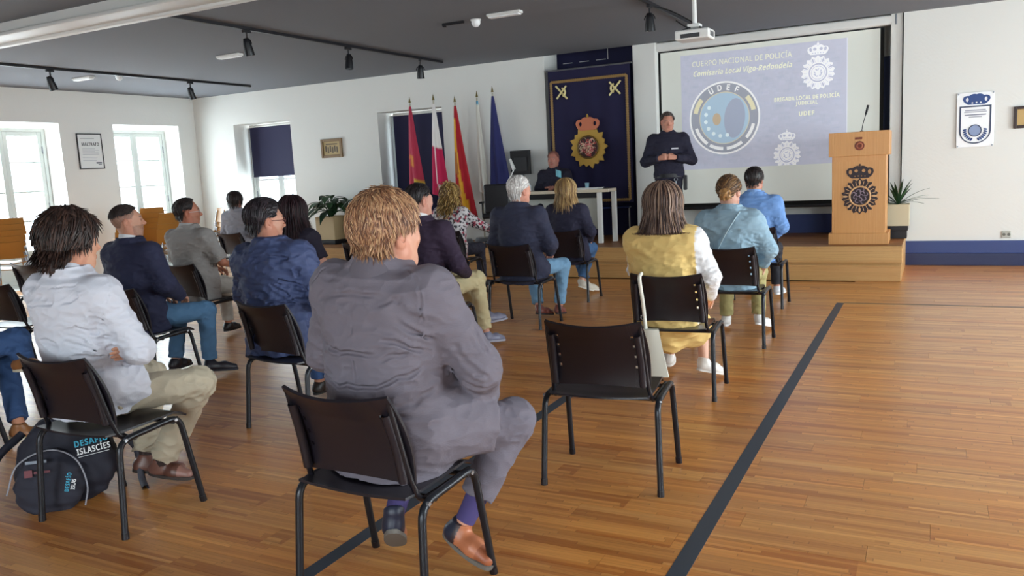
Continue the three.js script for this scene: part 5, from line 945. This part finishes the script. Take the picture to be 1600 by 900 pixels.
// 1 the man in the grey suit, nearest the viewer
const suit = '#6d6670';
person({
  label: 'large man with short reddish blond hair in a grey suit, seen from behind', at: [-1.74, -2.33], near: 2, scale: 1.03, torso: .57, lean: 1, side: 2, twist: -4, sh: .205, drop: .08, headScale: 1.08, yawHead: -16, pitch: 2, neck: .062, headAt: [.025, .125, -.02],
  skin: '#d39a80', girth: { w: 1.22, d: 1.22, belly: .045, arm: 1.2, leg: 1.1, shw: 1.02, hipw: 1.22 },
  armR: { e: [.345, .80, -.06], w: [.24, .64, -.27], curl: .5 }, armL: { e: [-.3, .82, -.05], w: [-.18, .67, -.3], curl: .5 },
  legR: { k: [.31, .53, -.35], a: [.16, .17, -.2], t: [.27, .03, -.16], h: [.08, .1, -.2] }, legL: { k: [-.14, .53, -.43], a: [-.085, .2, -.1], t: [-.15, .025, -.19], h: [-.07, .14, -.06] },
  hair: { n: 6000, len: [.02, .042], seg: 4, cap: .021, r: .0024, colors: ['#6e4a38', '#96694c', '#b98d68', '#83583f', '#a87c58', '#c9a27c'], flow: (d, p, s) => [.5 * noise3(d[0] * 3, d[1] * 3, d[2] * 3) + .3, -.7 - .3 * s, .4 * d[2] + .4 * noise3(d[0] * 3 + 7, d[1] * 3, d[2] * 3)], mess: .32, lift: .16, by: -1, sy: -.1, fy: .55, rough: 1 },
  top: {
    name: 'suit_jacket', color: suit, rough: .82, grow: .017, fold: .0038, hem: -.2, flare: 1.02, soft: .05,
    extra: (B) => { const a = cone([.15, .6, .0], [.27, .58, -.17], .14, .118), b = cone([-.14, .6, 0], [-.19, .58, -.14], .115, .1), p = unit([.55, -.1, -.8]); return (x, y, z) => Math.min(Math.max(a(x, y, z), (x - .26) * p[0] + (y - .58) * p[1] + (z + .2) * p[2]), Math.max(b(x, y, z), -(z + .22))); },
    crease: [
      [[-.26, .9, .17], [-.05, .885, .235], .012, .0075], [[-.1, .887, .235], [.1, .88, .23], .011, .0075], [[.1, .862, .23], [.24, .89, .15], .006, .008],
      [[-.27, .8, .16], [-.06, .765, .235], .011, .008], [[-.12, .772, .235], [.12, .775, .22], .011, .008], [[.07, .77, .22], [.27, .83, .12], .011, .008],
      [[.12, .94, .21], [.27, .88, .12], .009, .009], [[.17, 1.0, .17], [.28, .9, .1], .007, .009], [[.15, .7, .2], [.3, .74, .08], .006, .009], [[.1, .68, .2], [.28, .66, .08], .006, .01], [[-.1, .69, .22], [.1, .67, .22], .005, .012],
      [[-.12, 1.07, .13], [.1, 1.075, .13], .005, .009], [[-.14, 1.03, .15], [-.02, 1.02, .17], .004, .008], [[.1, 1.04, .15], [.2, 1.06, .1], .004, .008],
      [[.3, .93, -.02], [.44, .87, -.02], .008, .01], [[.33, .84, .06], [.45, .77, .02], .01, .01], [[.3, .76, .05], [.44, .72, -.06], .009, .01], [[.33, .9, .08], [.38, .8, .08], .006, .01],
      [[.16, 1.16, .05], [.235, 1.1, .1], .004, .005], [[.235, 1.1, .1], [.25, .97, .13], .005, .005],
      [[0, .66, .25], [0, 1.1, .2], .003, .004], [[-.16, 1.16, .05], [-.235, 1.1, .1], .004, .005],
    ],
    sub: (m, B) => { for (let i = 0; i < 1; i++) part(m, 'lapel_collar', sheet(26, 5, (u, v) => { const a = Math.PI * (-.1 + 1.2 * u), q = lerp(.125, .087, v), h = lerp(-.035, .05, v) - .07 * Math.pow(Math.abs(u - .5) * 2, 2); return add(B.NB, [Math.cos(a) * q, h, Math.sin(a) * q * .95 - .004]); }, .008), cloth(suit, .82)); part(m, 'sleeve_button', [rod([.2, .58, -.2], [.21, .58, -.19], .01)], MT.chrome); },
  },
  collar: { color: '#e9e9ee', r0: .08, r1: .074, h: .045 }, low: { color: '#6e6873', len: .74, fold: .004, hemW: 1.15 },
  feet: { name: 'leather_shoe', color: '#8a4a30', sole: '#6f6a64', sock: '#4d4378', paint: (c, q, h) => { c.set(q < .22 ? '#262a3c' : q < .3 ? '#3a2c30' : q > .78 ? '#a05a3a' : '#b9714e'); } },
});
// 2 the young man in the white shirt
person({
  label: 'young man with tousled dark brown hair and white shirt, arms folded', at: [-3.5, -2.4], near: 2, torso: .55, lean: 4, side: 1, sh: .2, headScale: 1.04, yawHead: -12, pitch: -2, headAt: [-.005, .155, -.035],
  skin: '#d8a184', girth: { w: 1.08, d: 1.12, arm: 1.06, leg: 1.05 },
  armR: { e: [.3, .78, -.05], w: [.06, .8, -.2], curl: .6, hd: [-.9, .2, .1], hn: [0, 0, 1] }, armL: { e: [-.28, .79, -.1], w: [.17, .785, -.1], curl: .35, hd: [.62, -.12, .75], hn: [-.7, 0, .6], th: -1 },
  legR: { k: [.31, .545, -.36], a: [.0, .1, -.33], t: [.14, .02, -.38], h: [-.06, .04, -.32] }, legL: { k: [-.14, .53, -.44], a: [-.12, .1, -.34], t: [.02, .02, -.44], h: [-.16, .05, -.3] },
  hair: { n: 2000, len: [.045, .085], seg: 6, cap: .03, r: .0052, colors: ['#2a1c18', '#3a2620', '#20140f', '#4a332a'], flow: (d, p, s) => [d[0] * .5 + .15, -.8, .35 + d[2] * .3], mess: .6, lift: .22, by: -1, sy: -.25, fy: .6, rough: 1, long: false, topBulk: .25 },
  hairMass: { f: blend([ell([0, -.03, .07], [.085, .085, .055]), ell([0, -.095, .085], [.06, .04, .035])], .03), lo: [-.13, -.17, -.02], hi: [.13, .1, .19], amp: .008, freq: 3, fy: 6, colors: ['#20140f', '#33211b', '#46302a'] },
  top: {
    name: 'shirt', color: '#d6d7e2', rough: .8, grow: .018, fold: .0048, hem: -.14, flare: 1.0, soft: .05,
    extra: () => { const a = cone([.13, .62, 0], [.17, .6, -.1], .11, .1), p = unit([.3, .1, -.9]); return (x, y, z) => Math.max(a(x, y, z), (x - .2) * p[0] + (y - .6) * p[1] + (z + .14) * p[2]); },
    crease: [[[-.2, 1.0, .14], [.1, 1.02, .17], .005, .007], [[.1, 1.02, .17], [.23, 1.06, .1], .005, .007], [[-.2, .86, .17], [.08, .84, .19], .004, .007], [[.07, .9, .18], [.25, .8, .06], .0042, .008], [[.1, .85, .17], [.26, .77, .04], .0042, .008], [[.12, .79, .16], [.25, .75, .02], .0042, .008], [[.1, .95, .17], [.26, .84, .06], .0042, .008], [[.05, .72, .17], [.24, .71, .02], .0042, .01], [[.1, .66, .15], [.24, .7, -.05], .0042, .01], [[.02, 1.07, .13], [.16, 1.09, .09], .004, .006], [[.22, 1.1, .02], [.26, 1.0, .06], .004, .005], [[.26, 1.0, .06], [.25, .9, .07], .004, .005], [[.2, .68, -.02], [.26, .63, -.1], .0042, .01]],
  },
  collar: { color: '#dcdde8', r0: .074, r1: .066, h: .045 }, low: { color: '#b3a792', len: .88, fold: .006, hemW: 1.2 },
  feet: { name: 'leather_shoe', color: '#5a3a30', sole: '#3a302c', sock: '#3a2c2a', paint: (c, q) => c.set(q > .75 ? '#8a6258' : q > .4 ? '#5a382e' : '#6e4a40') },
});
// 3 bearded man with faded sides
person({
  label: 'bearded man with shaved sides in navy jacket and jeans, in profile', at: [-5.28, -4.1], near: 1, lean: 2, sh: .195, yawHead: -35, pitch: 6, headScale: 1.02, skin: '#c9957c', beard: .45, fade: .72, stubble: '#4a403b', girth: { w: 1.08, d: 1.1, arm: 1.08 }, headAt: [-.04, .165, -.03],
  armR: { e: [.29, .8, -.02], w: [.16, .68, -.24] }, armL: { e: [-.29, .8, -.02], w: [-.1, .68, -.26] }, legR: { k: [.22, .53, -.42], a: [.2, .1, -.42], t: [.3, .02, -.58] }, legL: { k: [-.1, .53, -.44], a: [-.12, .1, -.36] },
  hair: { n: 700, len: [.015, .03], cap: .006, r: .0035, colors: ['#2c211e', '#3a2a25', '#241a18'], flow: flowBack, mess: .25, by: .2, sy: .28, fy: .52 },
  top: { name: 'jacket', color: '#2a2c48', grow: .02, fold: .004, hem: -.26, flare: 1.08 }, collar: { color: '#e6e6ea', h: .045 }, low: { color: '#4d7396', len: .9 }, feet: { color: '#23212a', sole: '#23212a' },
});
// 4 legs at the left edge
person({
  label: 'person at the left picture edge, only crossed jeans legs and brown shoes in view', at: [-5.22, -2.6], near: 1, lean: 8, skin: '#c48a6c', legR: { k: [.2, .62, -.4], a: [.31, .47, -.36], t: [.48, .46, -.36], h: [.27, .44, -.33] }, legL: { k: [-.02, .55, -.44], a: [.3, .1, -.28], t: [.43, .02, -.4], h: [.26, .04, -.25] },
  hair: { n: 300, len: [.03, .06], cap: .014, colors: ['#2a1c18', '#3a2620'], flow: flowBack }, top: { name: 'jacket', color: '#26304e', grow: .018 }, collar: { color: '#33405e' }, low: { color: '#2f4a74', len: .9 }, feet: { color: '#8a5a34', sole: '#d8cdb4' },
});
// 5 polo shirt
person({
  label: 'man with receding dark hair and glasses in pale grey polo shirt', at: [-6.15, -5.42], near: 1, lean: 3, sh: .2, yawHead: -38, pitch: 2, headScale: 1.03, headAt: [-.02, .16, -.03], skin: '#b97a60', stubble: '#3a2a24', beard: .1, glasses: '#c8ccd0', girth: { w: 1.12, d: 1.15, belly: .02, arm: 1.08 },
  armR: { e: [.3, .79, -.05], w: [.2, .72, -.3], curl: .5 }, armL: { e: [-.3, .79, -.05], w: [-.1, .7, -.3] },
  hair: { n: 520, len: [.025, .045], cap: .012, r: .0042, colors: ['#241b1a', '#352826', '#1a1312'], flow: flowBack, mess: .2, by: -1, sy: -.08, fy: .72 },
  top: { name: 'polo_shirt', color: '#a39f9c', grow: .016, fold: .004, sleeve: .46, flare: 1.08, hem: -.24 }, collar: { name: 'polo_collar', color: '#b6b4b4', r0: .08, r1: .07, h: .035 }, low: { color: '#c8c4bc' }, feet: { color: '#2a2426' },
});
// 6 far person by the window
person({
  label: 'far person with short black hair and grey top beside the bright window', at: [-9.02, -8.82], lean: 3, yawHead: 12, skin: '#7a5242', headAt: [-.01, .155, -.02], hair: { n: 380, len: [.05, .09], cap: .022, r: .006, colors: ['#1a1110', '#2a1a18'], flow: flowDown, mess: .3, by: -.9, sy: -.4, fy: .5 },
  top: { name: 'pullover', color: '#8d8a92', grow: .018, fold: .004 }, collar: { name: 'collar', color: '#9a979e' }, low: { color: '#2c2c38' }, feet: { color: '#222' },
});
// 7 crumpled blue jacket
person({
  label: 'man with short black hair and glasses in a crumpled blue jacket', at: [-3.6, -3.79], near: 1, torso: .54, lean: 0, side: -3, sh: .21, yawHead: -26, pitch: -3, headScale: 1.05, skin: '#c08c74', glasses: '#6a3a34', stubble: '#241a1a', fade: .35, girth: { w: 1.15, d: 1.18, arm: 1.15 }, headAt: [-.05, .155, -.03],
  hair: { n: 800, len: [.025, .05], cap: .015, r: .0045, colors: ['#1c1418', '#2a2026', '#151016', '#3a3036'], flow: flowBack, mess: .25, by: -1, sy: -.06, fy: .5, rough: 1 },
  armR: { e: [.32, .8, -.03], w: [.16, .69, -.28] }, armL: { e: [-.32, .8, -.05], w: [-.16, .7, -.3] },
  top: { name: 'jacket', color: '#3f4a70', rough: .7, grow: .026, fold: .0085, flare: 1.12, hem: -.2, crease: [[[-.2, .8, .17], [.15, .78, .2], .01, .012], [[.1, .95, .17], [.3, .84, .06], .01, .01], [[.05, 1.06, .14], [.22, 1.04, .08], .008, .01], [[.08, .9, .18], [.26, .76, .08], .01, .01]] }, collar: { name: 'jacket_collar', color: '#2c3860', r0: .09, r1: .08, h: .03 }, low: { color: '#3b5a8c' }, feet: { color: '#2c2422' },
  more: (t) => {},
});
// 8 woman with long dark hair
person({
  label: 'woman with long dark hair in a short-sleeved black dress', at: [-4.95, -5.46], near: 1, torso: .5, lean: 0, sh: .175, yawHead: 10, skin: '#d2a08c', girth: { w: 1.08, d: 1.1, arm: 1.15 }, headScale: 1.02,
  armR: { e: [.28, .78, -.02], w: [.16, .66, -.25] },
  hair: { n: 900, len: [.18, .34], seg: 9, cap: .02, r: .006, long: true, colors: ['#241219', '#33191f', '#1a0e14', '#3a2026'], flow: flowDown, mess: .16, by: -.9, sy: -.5, fy: .55 },
  hairMass: { f: blend([ell([0, -.02, .04], [.1, .11, .085]), ell([0, -.17, .075], [.115, .14, .05])], .05), lo: [-.18, -.36, -.08], hi: [.18, .12, .2], amp: .007, freq: 5, colors: ['#1c0f15', '#2a161d', '#3a2028'] },
  top: { name: 'dress', color: '#241f30', grow: .012, fold: .004, sleeve: .42, flare: 1.1 }, low: { color: '#241f30', skirt: (B, r, l) => blend([cone([0, .55, 0], [0, .53, -.42], .13, .1), cone([.08, .54, 0], r.k, .09, .08), cone([-.08, .54, 0], l.k, .09, .08)], .04), name: 'skirt' }, feet: { color: '#1c1a1c' },
});
// 9 purple jacket
person({
  label: 'man with dark hair in a dark purple jacket and beige trousers', at: [-3.63, -5.5], near: 1, torso: .55, lean: 3, sh: .2, yawHead: -20, skin: '#d09a86', fade: .4, stubble: '#3a302e', girth: { w: 1.06, d: 1.1, arm: 1.05 }, headAt: [-.01, .17, -.02], headScale: 1.03,
  armR: { e: [.3, .78, .0], w: [.22, .67, -.26] }, legR: { k: [.22, .6, -.42], a: [.24, .1, -.5], t: [.3, .02, -.68] }, legL: { k: [-.05, .62, -.46], a: [.2, .24, -.62], t: [.3, .2, -.74] },
  hair: { n: 520, len: [.03, .05], cap: .015, colors: ['#1e1718', '#2c2224', '#171112'], flow: flowBack, mess: .2, by: -.55, sy: .12, fy: .5 },
  top: { name: 'jacket', color: '#332339', grow: .018, fold: .0035, flare: 1.1, hem: -.26, extra: () => cone([.14, .62, .02], [.17, .56, -.04], .11, .1) }, collar: { color: '#e8e4e4', h: .045 }, low: { color: '#cdbf97', len: .86, fold: .006 }, feet: { color: '#7d7d92', sole: '#9a9aa8' },
});
// 10 blond curls
person({
  label: 'woman with long blond curls in a patterned blouse, arm stretched out', at: [-5.25, -8.58], torso: .5, sh: .17, yawHead: -8, skin: '#d8a890', headAt: [.0, .16, -.01],
  armR: { e: [.28, .88, -.1], w: [.44, .75, -.28] },
  hair: { n: 500, len: [.2, .36], seg: 12, cap: .02, r: .0075, wave: .75, long: true, colors: ['#8a6a38', '#b08c50', '#c9a868', '#6a4c2a'], flow: flowDown, mess: .2, by: -.9, sy: -.5, fy: .55 },
  hairMass: { f: blend([ell([0, -.02, .04], [.1, .11, .085]), ell([0, -.2, .07], [.115, .17, .06])], .05), lo: [-.2, -.42, -.1], hi: [.2, .14, .2], amp: .01, freq: 4, fy: 14, curl: .014, colors: ['#6a4c2a', '#9a7840', '#c0a060', '#d2b478'] },
  top: { name: 'blouse', grow: .016, fold: .004, paint: (c, x, y, z) => { const n = noise3(x * 26, y * 26, z * 26), m = noise3(x * 14 + 9, y * 14, z * 14); c.set(n > .25 ? '#2a2634' : m > .35 ? '#b84a5e' : '#d8d2d4'); } }, low: { color: '#2c2c3c' }, feet: { color: '#28242a' },
});
// 11 white-haired man
person({
  label: 'white-haired man in navy jacket and light jeans', at: [-3.52, -7.0], near: 1, torso: .56, lean: 2, sh: .205, yawHead: -22, skin: '#d79a84', headAt: [.02, .165, -.02], headScale: 1.03, girth: { w: 1.1, d: 1.1, arm: 1.08 },
  armR: { e: [.31, .78, -.02], w: [.2, .68, -.24] }, legR: { k: [.26, .53, -.4], a: [.22, .1, -.34], t: [.2, .02, -.5] }, legL: { k: [-.12, .53, -.44], a: [.02, .1, -.3], t: [.1, .02, -.42] },
  hair: { n: 760, len: [.03, .055], cap: .016, r: .0045, colors: ['#cfc8c4', '#e6e2de', '#b4aaa6', '#f0ecea'], flow: flowBack, mess: .25, by: -1, sy: -.05, fy: .62 },
  top: { name: 'jacket', color: '#2d2f45', grow: .02, fold: .0035, flare: 1.12, hem: -.26, extra: () => cone([.15, .6, .02], [.18, .54, -.04], .11, .1) }, collar: { name: 'jacket_collar', color: '#26283c', h: .03, r0: .085, r1: .075 }, low: { color: '#6f95b4', len: .88 }, feet: { color: '#7a4038', sole: '#2a2022' },
});
// 12 blond woman in blazer
person({
  label: 'woman with straight blond hair in a navy blazer and jeans', at: [-3.66, -8.48], torso: .5, lean: 1, sh: .175, yawHead: -6, skin: '#d8a890', headAt: [0, .16, -.01],
  hair: { n: 620, len: [.16, .24], seg: 8, cap: .018, r: .006, long: true, colors: ['#8a6a48', '#b8945e', '#d0b07a', '#9a7850'], flow: flowDown, mess: .14, by: -.9, sy: -.5, fy: .55 },
  hairMass: { f: blend([ell([0, -.02, .03], [.1, .105, .09]), ell([0, -.12, .045], [.125, .09, .07])], .05), lo: [-.19, -.26, -.1], hi: [.19, .12, .18], amp: .007, freq: 5, colors: ['#8a6a48', '#b48f5c', '#d2b27c'] },
  armR: { e: [.28, .77, .02], w: [.16, .66, -.24] }, legR: { k: [.1, .53, -.44], a: [-.0, .14, -.32], t: [.1, .03, -.4] }, legL: { k: [-.1, .53, -.44], a: [.03, .1, -.42], t: [.12, .02, -.52] },
  top: { name: 'blazer', color: '#26243a', grow: .018, fold: .003, flare: 1.15, hem: -.3, extra: () => cone([.14, .6, .05], [.17, .5, .02], .12, .1) }, low: { color: '#3f628c', len: .84 }, feet: { color: '#d9d0c0', sole: '#e4ddd0' },
});
// 13 yellow vest
person({
  label: 'woman with shoulder-length brown hair in a mustard yellow vest over white sleeves', at: [-1.54, -5.14], near: 1, torso: .5, lean: 2, sh: .185, yawHead: -4, skin: '#d8a890', headAt: [0, .16, -.01], headScale: 1.04, girth: { w: 1.12, d: 1.1 },
  armR: { e: [.29, .76, .0], w: [.22, .6, -.24], curl: .5 }, armL: { e: [-.23, .79, -.12], w: [-.1, .67, -.32] }, legR: { k: [.12, .53, -.42], a: [.16, .12, -.3], t: [.26, .02, -.4], h: [.14, .07, -.26] }, legL: { k: [-.1, .53, -.44], a: [-.12, .1, -.44] },
  hair: { n: 1500, len: [.2, .32], seg: 10, cap: .02, r: .0042, cutY: -.17, long: true, colors: ['#4a3430', '#6e5448', '#8a6e5e', '#3a2826', '#a08470'], flow: flowDown, mess: .1, by: -.9, sy: -.5, fy: .55 },
  hairMass: { f: blend([ell([0, -.01, .03], [.098, .11, .09]), (x, y, z) => Math.max(ell([0, -.14, .04], [.128, .18, .082])(x, y, z), -y - .165)], .04), lo: [-.18, -.23, -.1], hi: [.18, .13, .18], amp: .006, freq: 7, fy: 1.5, colors: ['#3e2b29', '#5f473e', '#8a6e5e', '#a58a76'] },
  top: { name: 'vest', grow: .02, fold: .005, flare: 1.1, hem: -.22, paint: (c, x, y, z) => c.set(x > .22 || x < -.27 ? '#e6e4e6' : '#e8c67e') }, low: { color: '#e8c67e', name: 'skirt', skirt: (B, r, l) => blend([cone([0, .55, 0], [0, .5, -.4], .14, .12), cone([.09, .52, .02], [.1, .38, -.22], .12, .14), cone([-.05, .5, 0], [-.02, .34, -.1], .12, .12)], .05) }, feet: { name: 'sandal', color: '#e2dcd6', sole: '#d8d2cc' },
});
// 14 denim jacket with bun
person({
  label: 'woman with brown hair in a bun and pale blue denim jacket', at: [-1.46, -6.68], near: 1, torso: .5, lean: 1, sh: .185, yawHead: -10, skin: '#d0a08c', headAt: [0, .16, -.01], girth: { w: 1.08, d: 1.08, arm: 1.05 },
  armR: { e: [.3, .76, -.02], w: [.22, .62, -.22], curl: .5 }, legR: { k: [.14, .53, -.44], a: [.14, .12, -.42], t: [.22, .02, -.56] },
  hair: { n: 620, len: [.04, .07], cap: .014, r: .0045, colors: ['#5a3d28', '#7a5636', '#9a7448', '#44301f'], flow: (d, p, s) => [-d[0] * .5, -.3 - d[1] * .3, .8], mess: .15, by: -.8, sy: -.15, fy: .55 },
  hairMass: { f: ell([.015, -.015, .125], [.048, .05, .04]), lo: [-.1, -.12, .04], hi: [.12, .1, .21], amp: .006, freq: 3, fy: 18, curl: .006, colors: ['#6a4a30', '#a57a48', '#c89a62'] },
  top: { name: 'denim_jacket', color: '#8fabbd', grow: .02, fold: .0045, flare: 1.1, crease: [[[-.17, .93, .14], [.17, .93, .14], .003, .005], [[-.12, .93, .15], [-.1, .62, .17], .003, .005], [[.12, .93, .15], [.1, .62, .17], .003, .005], [[.14, .86, .15], [.26, .78, .06], .006, .009]], sub: (m, B) => part(m, 'bag_strap', [tube([[-.09, .72, .168], [-.02, .86, .172], [.06, 1.0, .152], [.1, 1.07, .1]], .006, 20, 6)], M(hex('#9db4c0'), .6)) },
  collar: { name: 'jacket_collar', color: '#86a2b4', r0: .09, r1: .08, h: .03 }, low: { color: '#a39a68', len: .9 }, feet: { color: '#e4e2e0', sole: '#eceaea' },
});
// 15 sky-blue shirt
person({
  label: 'man with thinning dark hair in a sky-blue shirt', at: [-1.6, -8.44], torso: .53, sh: .2, yawHead: -2, skin: '#c08a74', headAt: [0, .165, -.02], girth: { w: 1.1, d: 1.1 },
  hair: { n: 420, len: [.025, .045], cap: .012, r: .0045, colors: ['#1e1616', '#2e2222', '#161010'], flow: flowDown, mess: .2, by: -1, sy: -.08, fy: .6 },
  top: { name: 'shirt', color: '#6f96cf', grow: .018, fold: .004 }, collar: { color: '#7a9fd4', r0: .078, r1: .068 }, low: { color: '#26262e' }, feet: { color: '#d8d8dc', sole: '#e8e8ea' },
});
// 16 seated officer behind the desk
const chairOfficer = chair(-5.1, -11.63, Math.PI, 'black chair of the seated officer, hidden behind the desk', ST + .004);
person({
  label: 'police officer in dark uniform seated behind the desk, hands on it', at: [-5.1, -11.45], y: ST + .004, turn: 180, torso: .51, lean: -6, sh: .19, yawHead: 8, pitch: 0, skin: '#c08272', stubble: '#8a7a72', beard: .25, headAt: [0, .155, -.02],
  armR: { e: [.27, .8, -.06], w: [.1, .815, -.16], curl: .5 }, armL: { e: [-.27, .8, -.06], w: [-.1, .815, -.16], curl: .5 }, legR: { k: [.12, .53, -.3], a: [.14, .09, -.22] }, legL: { k: [-.12, .53, -.3], a: [-.14, .09, -.22] },
  hair: { n: 260, len: [.02, .03], cap: .007, r: .004, colors: ['#8a5a50', '#9a6a5e', '#7a4a42'], flow: flowBack, mess: .2, by: -.8, sy: .0, fy: .62 },
  top: { name: 'uniform_shirt', color: '#1c1a2e', grow: .016, fold: .0035 }, collar: { color: '#1a1828', h: .03 }, low: { color: '#1a1828' }, feet: { color: '#141418' },
  more: (t) => { part(t, 'face_mask', sheet(8, 6, (u, v) => [-.115 + (u - .5) * .085, 1.02 + (v - .5) * .1 + (u - .5) * .03, -.158 - .018 * Math.cos((u - .5) * 3)], .004), M(hex('#7fc4d6'), .8)); part(t, 'shoulder_patch', [rb(-.275, -.235, .95, 1.0, -.07, -.05, .006)], M(hex('#d8b070'), .6)); part(t, 'chest_badge', [rb(.1, .115, .95, .985, -.155, -.148, .004)], MT.steel); },
});
// 17 standing officer
person({
  label: 'police officer in dark uniform standing beside the screen with hands joined', at: [-3.2, -10.95], y: ST + .004, turn: 192, hip: .94, torso: .53, lean: -2, sh: .195, yawHead: 14, pitch: -6, skin: '#c88e78', stubble: '#5a4640', beard: .12, headAt: [0, .165, -.03], scale: 1.0,
  armR: { e: [.31, 1.12, -.02], w: [.11, 1.16, -.24], curl: .75, hd: [-.8, .1, -.25], hn: [0, -.2, 1] }, armL: { e: [-.31, 1.12, -.02], w: [-.11, 1.16, -.24], curl: .75, hd: [.8, .1, -.25], hn: [0, -.2, 1] },
  legR: { k: [.11, .5, -.01], a: [.13, .09, .02], t: [.17, .01, -.16] }, legL: { k: [-.11, .5, -.01], a: [-.13, .09, .02], t: [-.17, .01, -.16] }, girth: { w: 1.05, d: 1.02, arm: 1.1 },
  hair: { n: 420, len: [.02, .04], cap: .013, r: .0045, colors: ['#3a2e2a', '#55463e', '#7a6e66', '#2a201e'], flow: flowBack, mess: .2, by: -1, sy: -.05, fy: .52 },
  top: { name: 'uniform_shirt', color: '#1d1b30', grow: .018, fold: .004, hem: -.12 }, collar: { color: '#1a1828', h: .03 }, low: { color: '#1a1a2a', len: .95 }, feet: { name: 'boot', color: '#121216' },
  more: (t) => { part(t, 'belt', sheet(30, 2, (u, v) => { const a = u * Math.PI * 2; return [Math.cos(a) * .205, .9 + v * .05, Math.sin(a) * .157 + .0]; }, .008), MT.black); part(t, 'holster', [rb(-.24, -.19, .72, .92, -.06, .05, .012)], MT.black); part(t, 'keys', [new THREE.TorusGeometry(.022, .005, 5, 12).translate(-.1, .87, -.16), rod([-.1, .85, -.16], [-.1, .79, -.165], .006)], MT.steel); part(t, 'shoulder_patch', [rb(-.285, -.262, 1.28, 1.345, -.05, .005, .006)], M(hex('#d0b088'), .6)); part(t, 'name_tape', [rb(-.14, -.05, 1.27, 1.29, -.152, -.144, .003)], M(hex('#d8d8e0'), .6)); },
});

scene.traverse((o) => { if (o.isMesh) { o.castShadow = true; o.receiveShadow = true; } });
renderer.render(scene, camera);
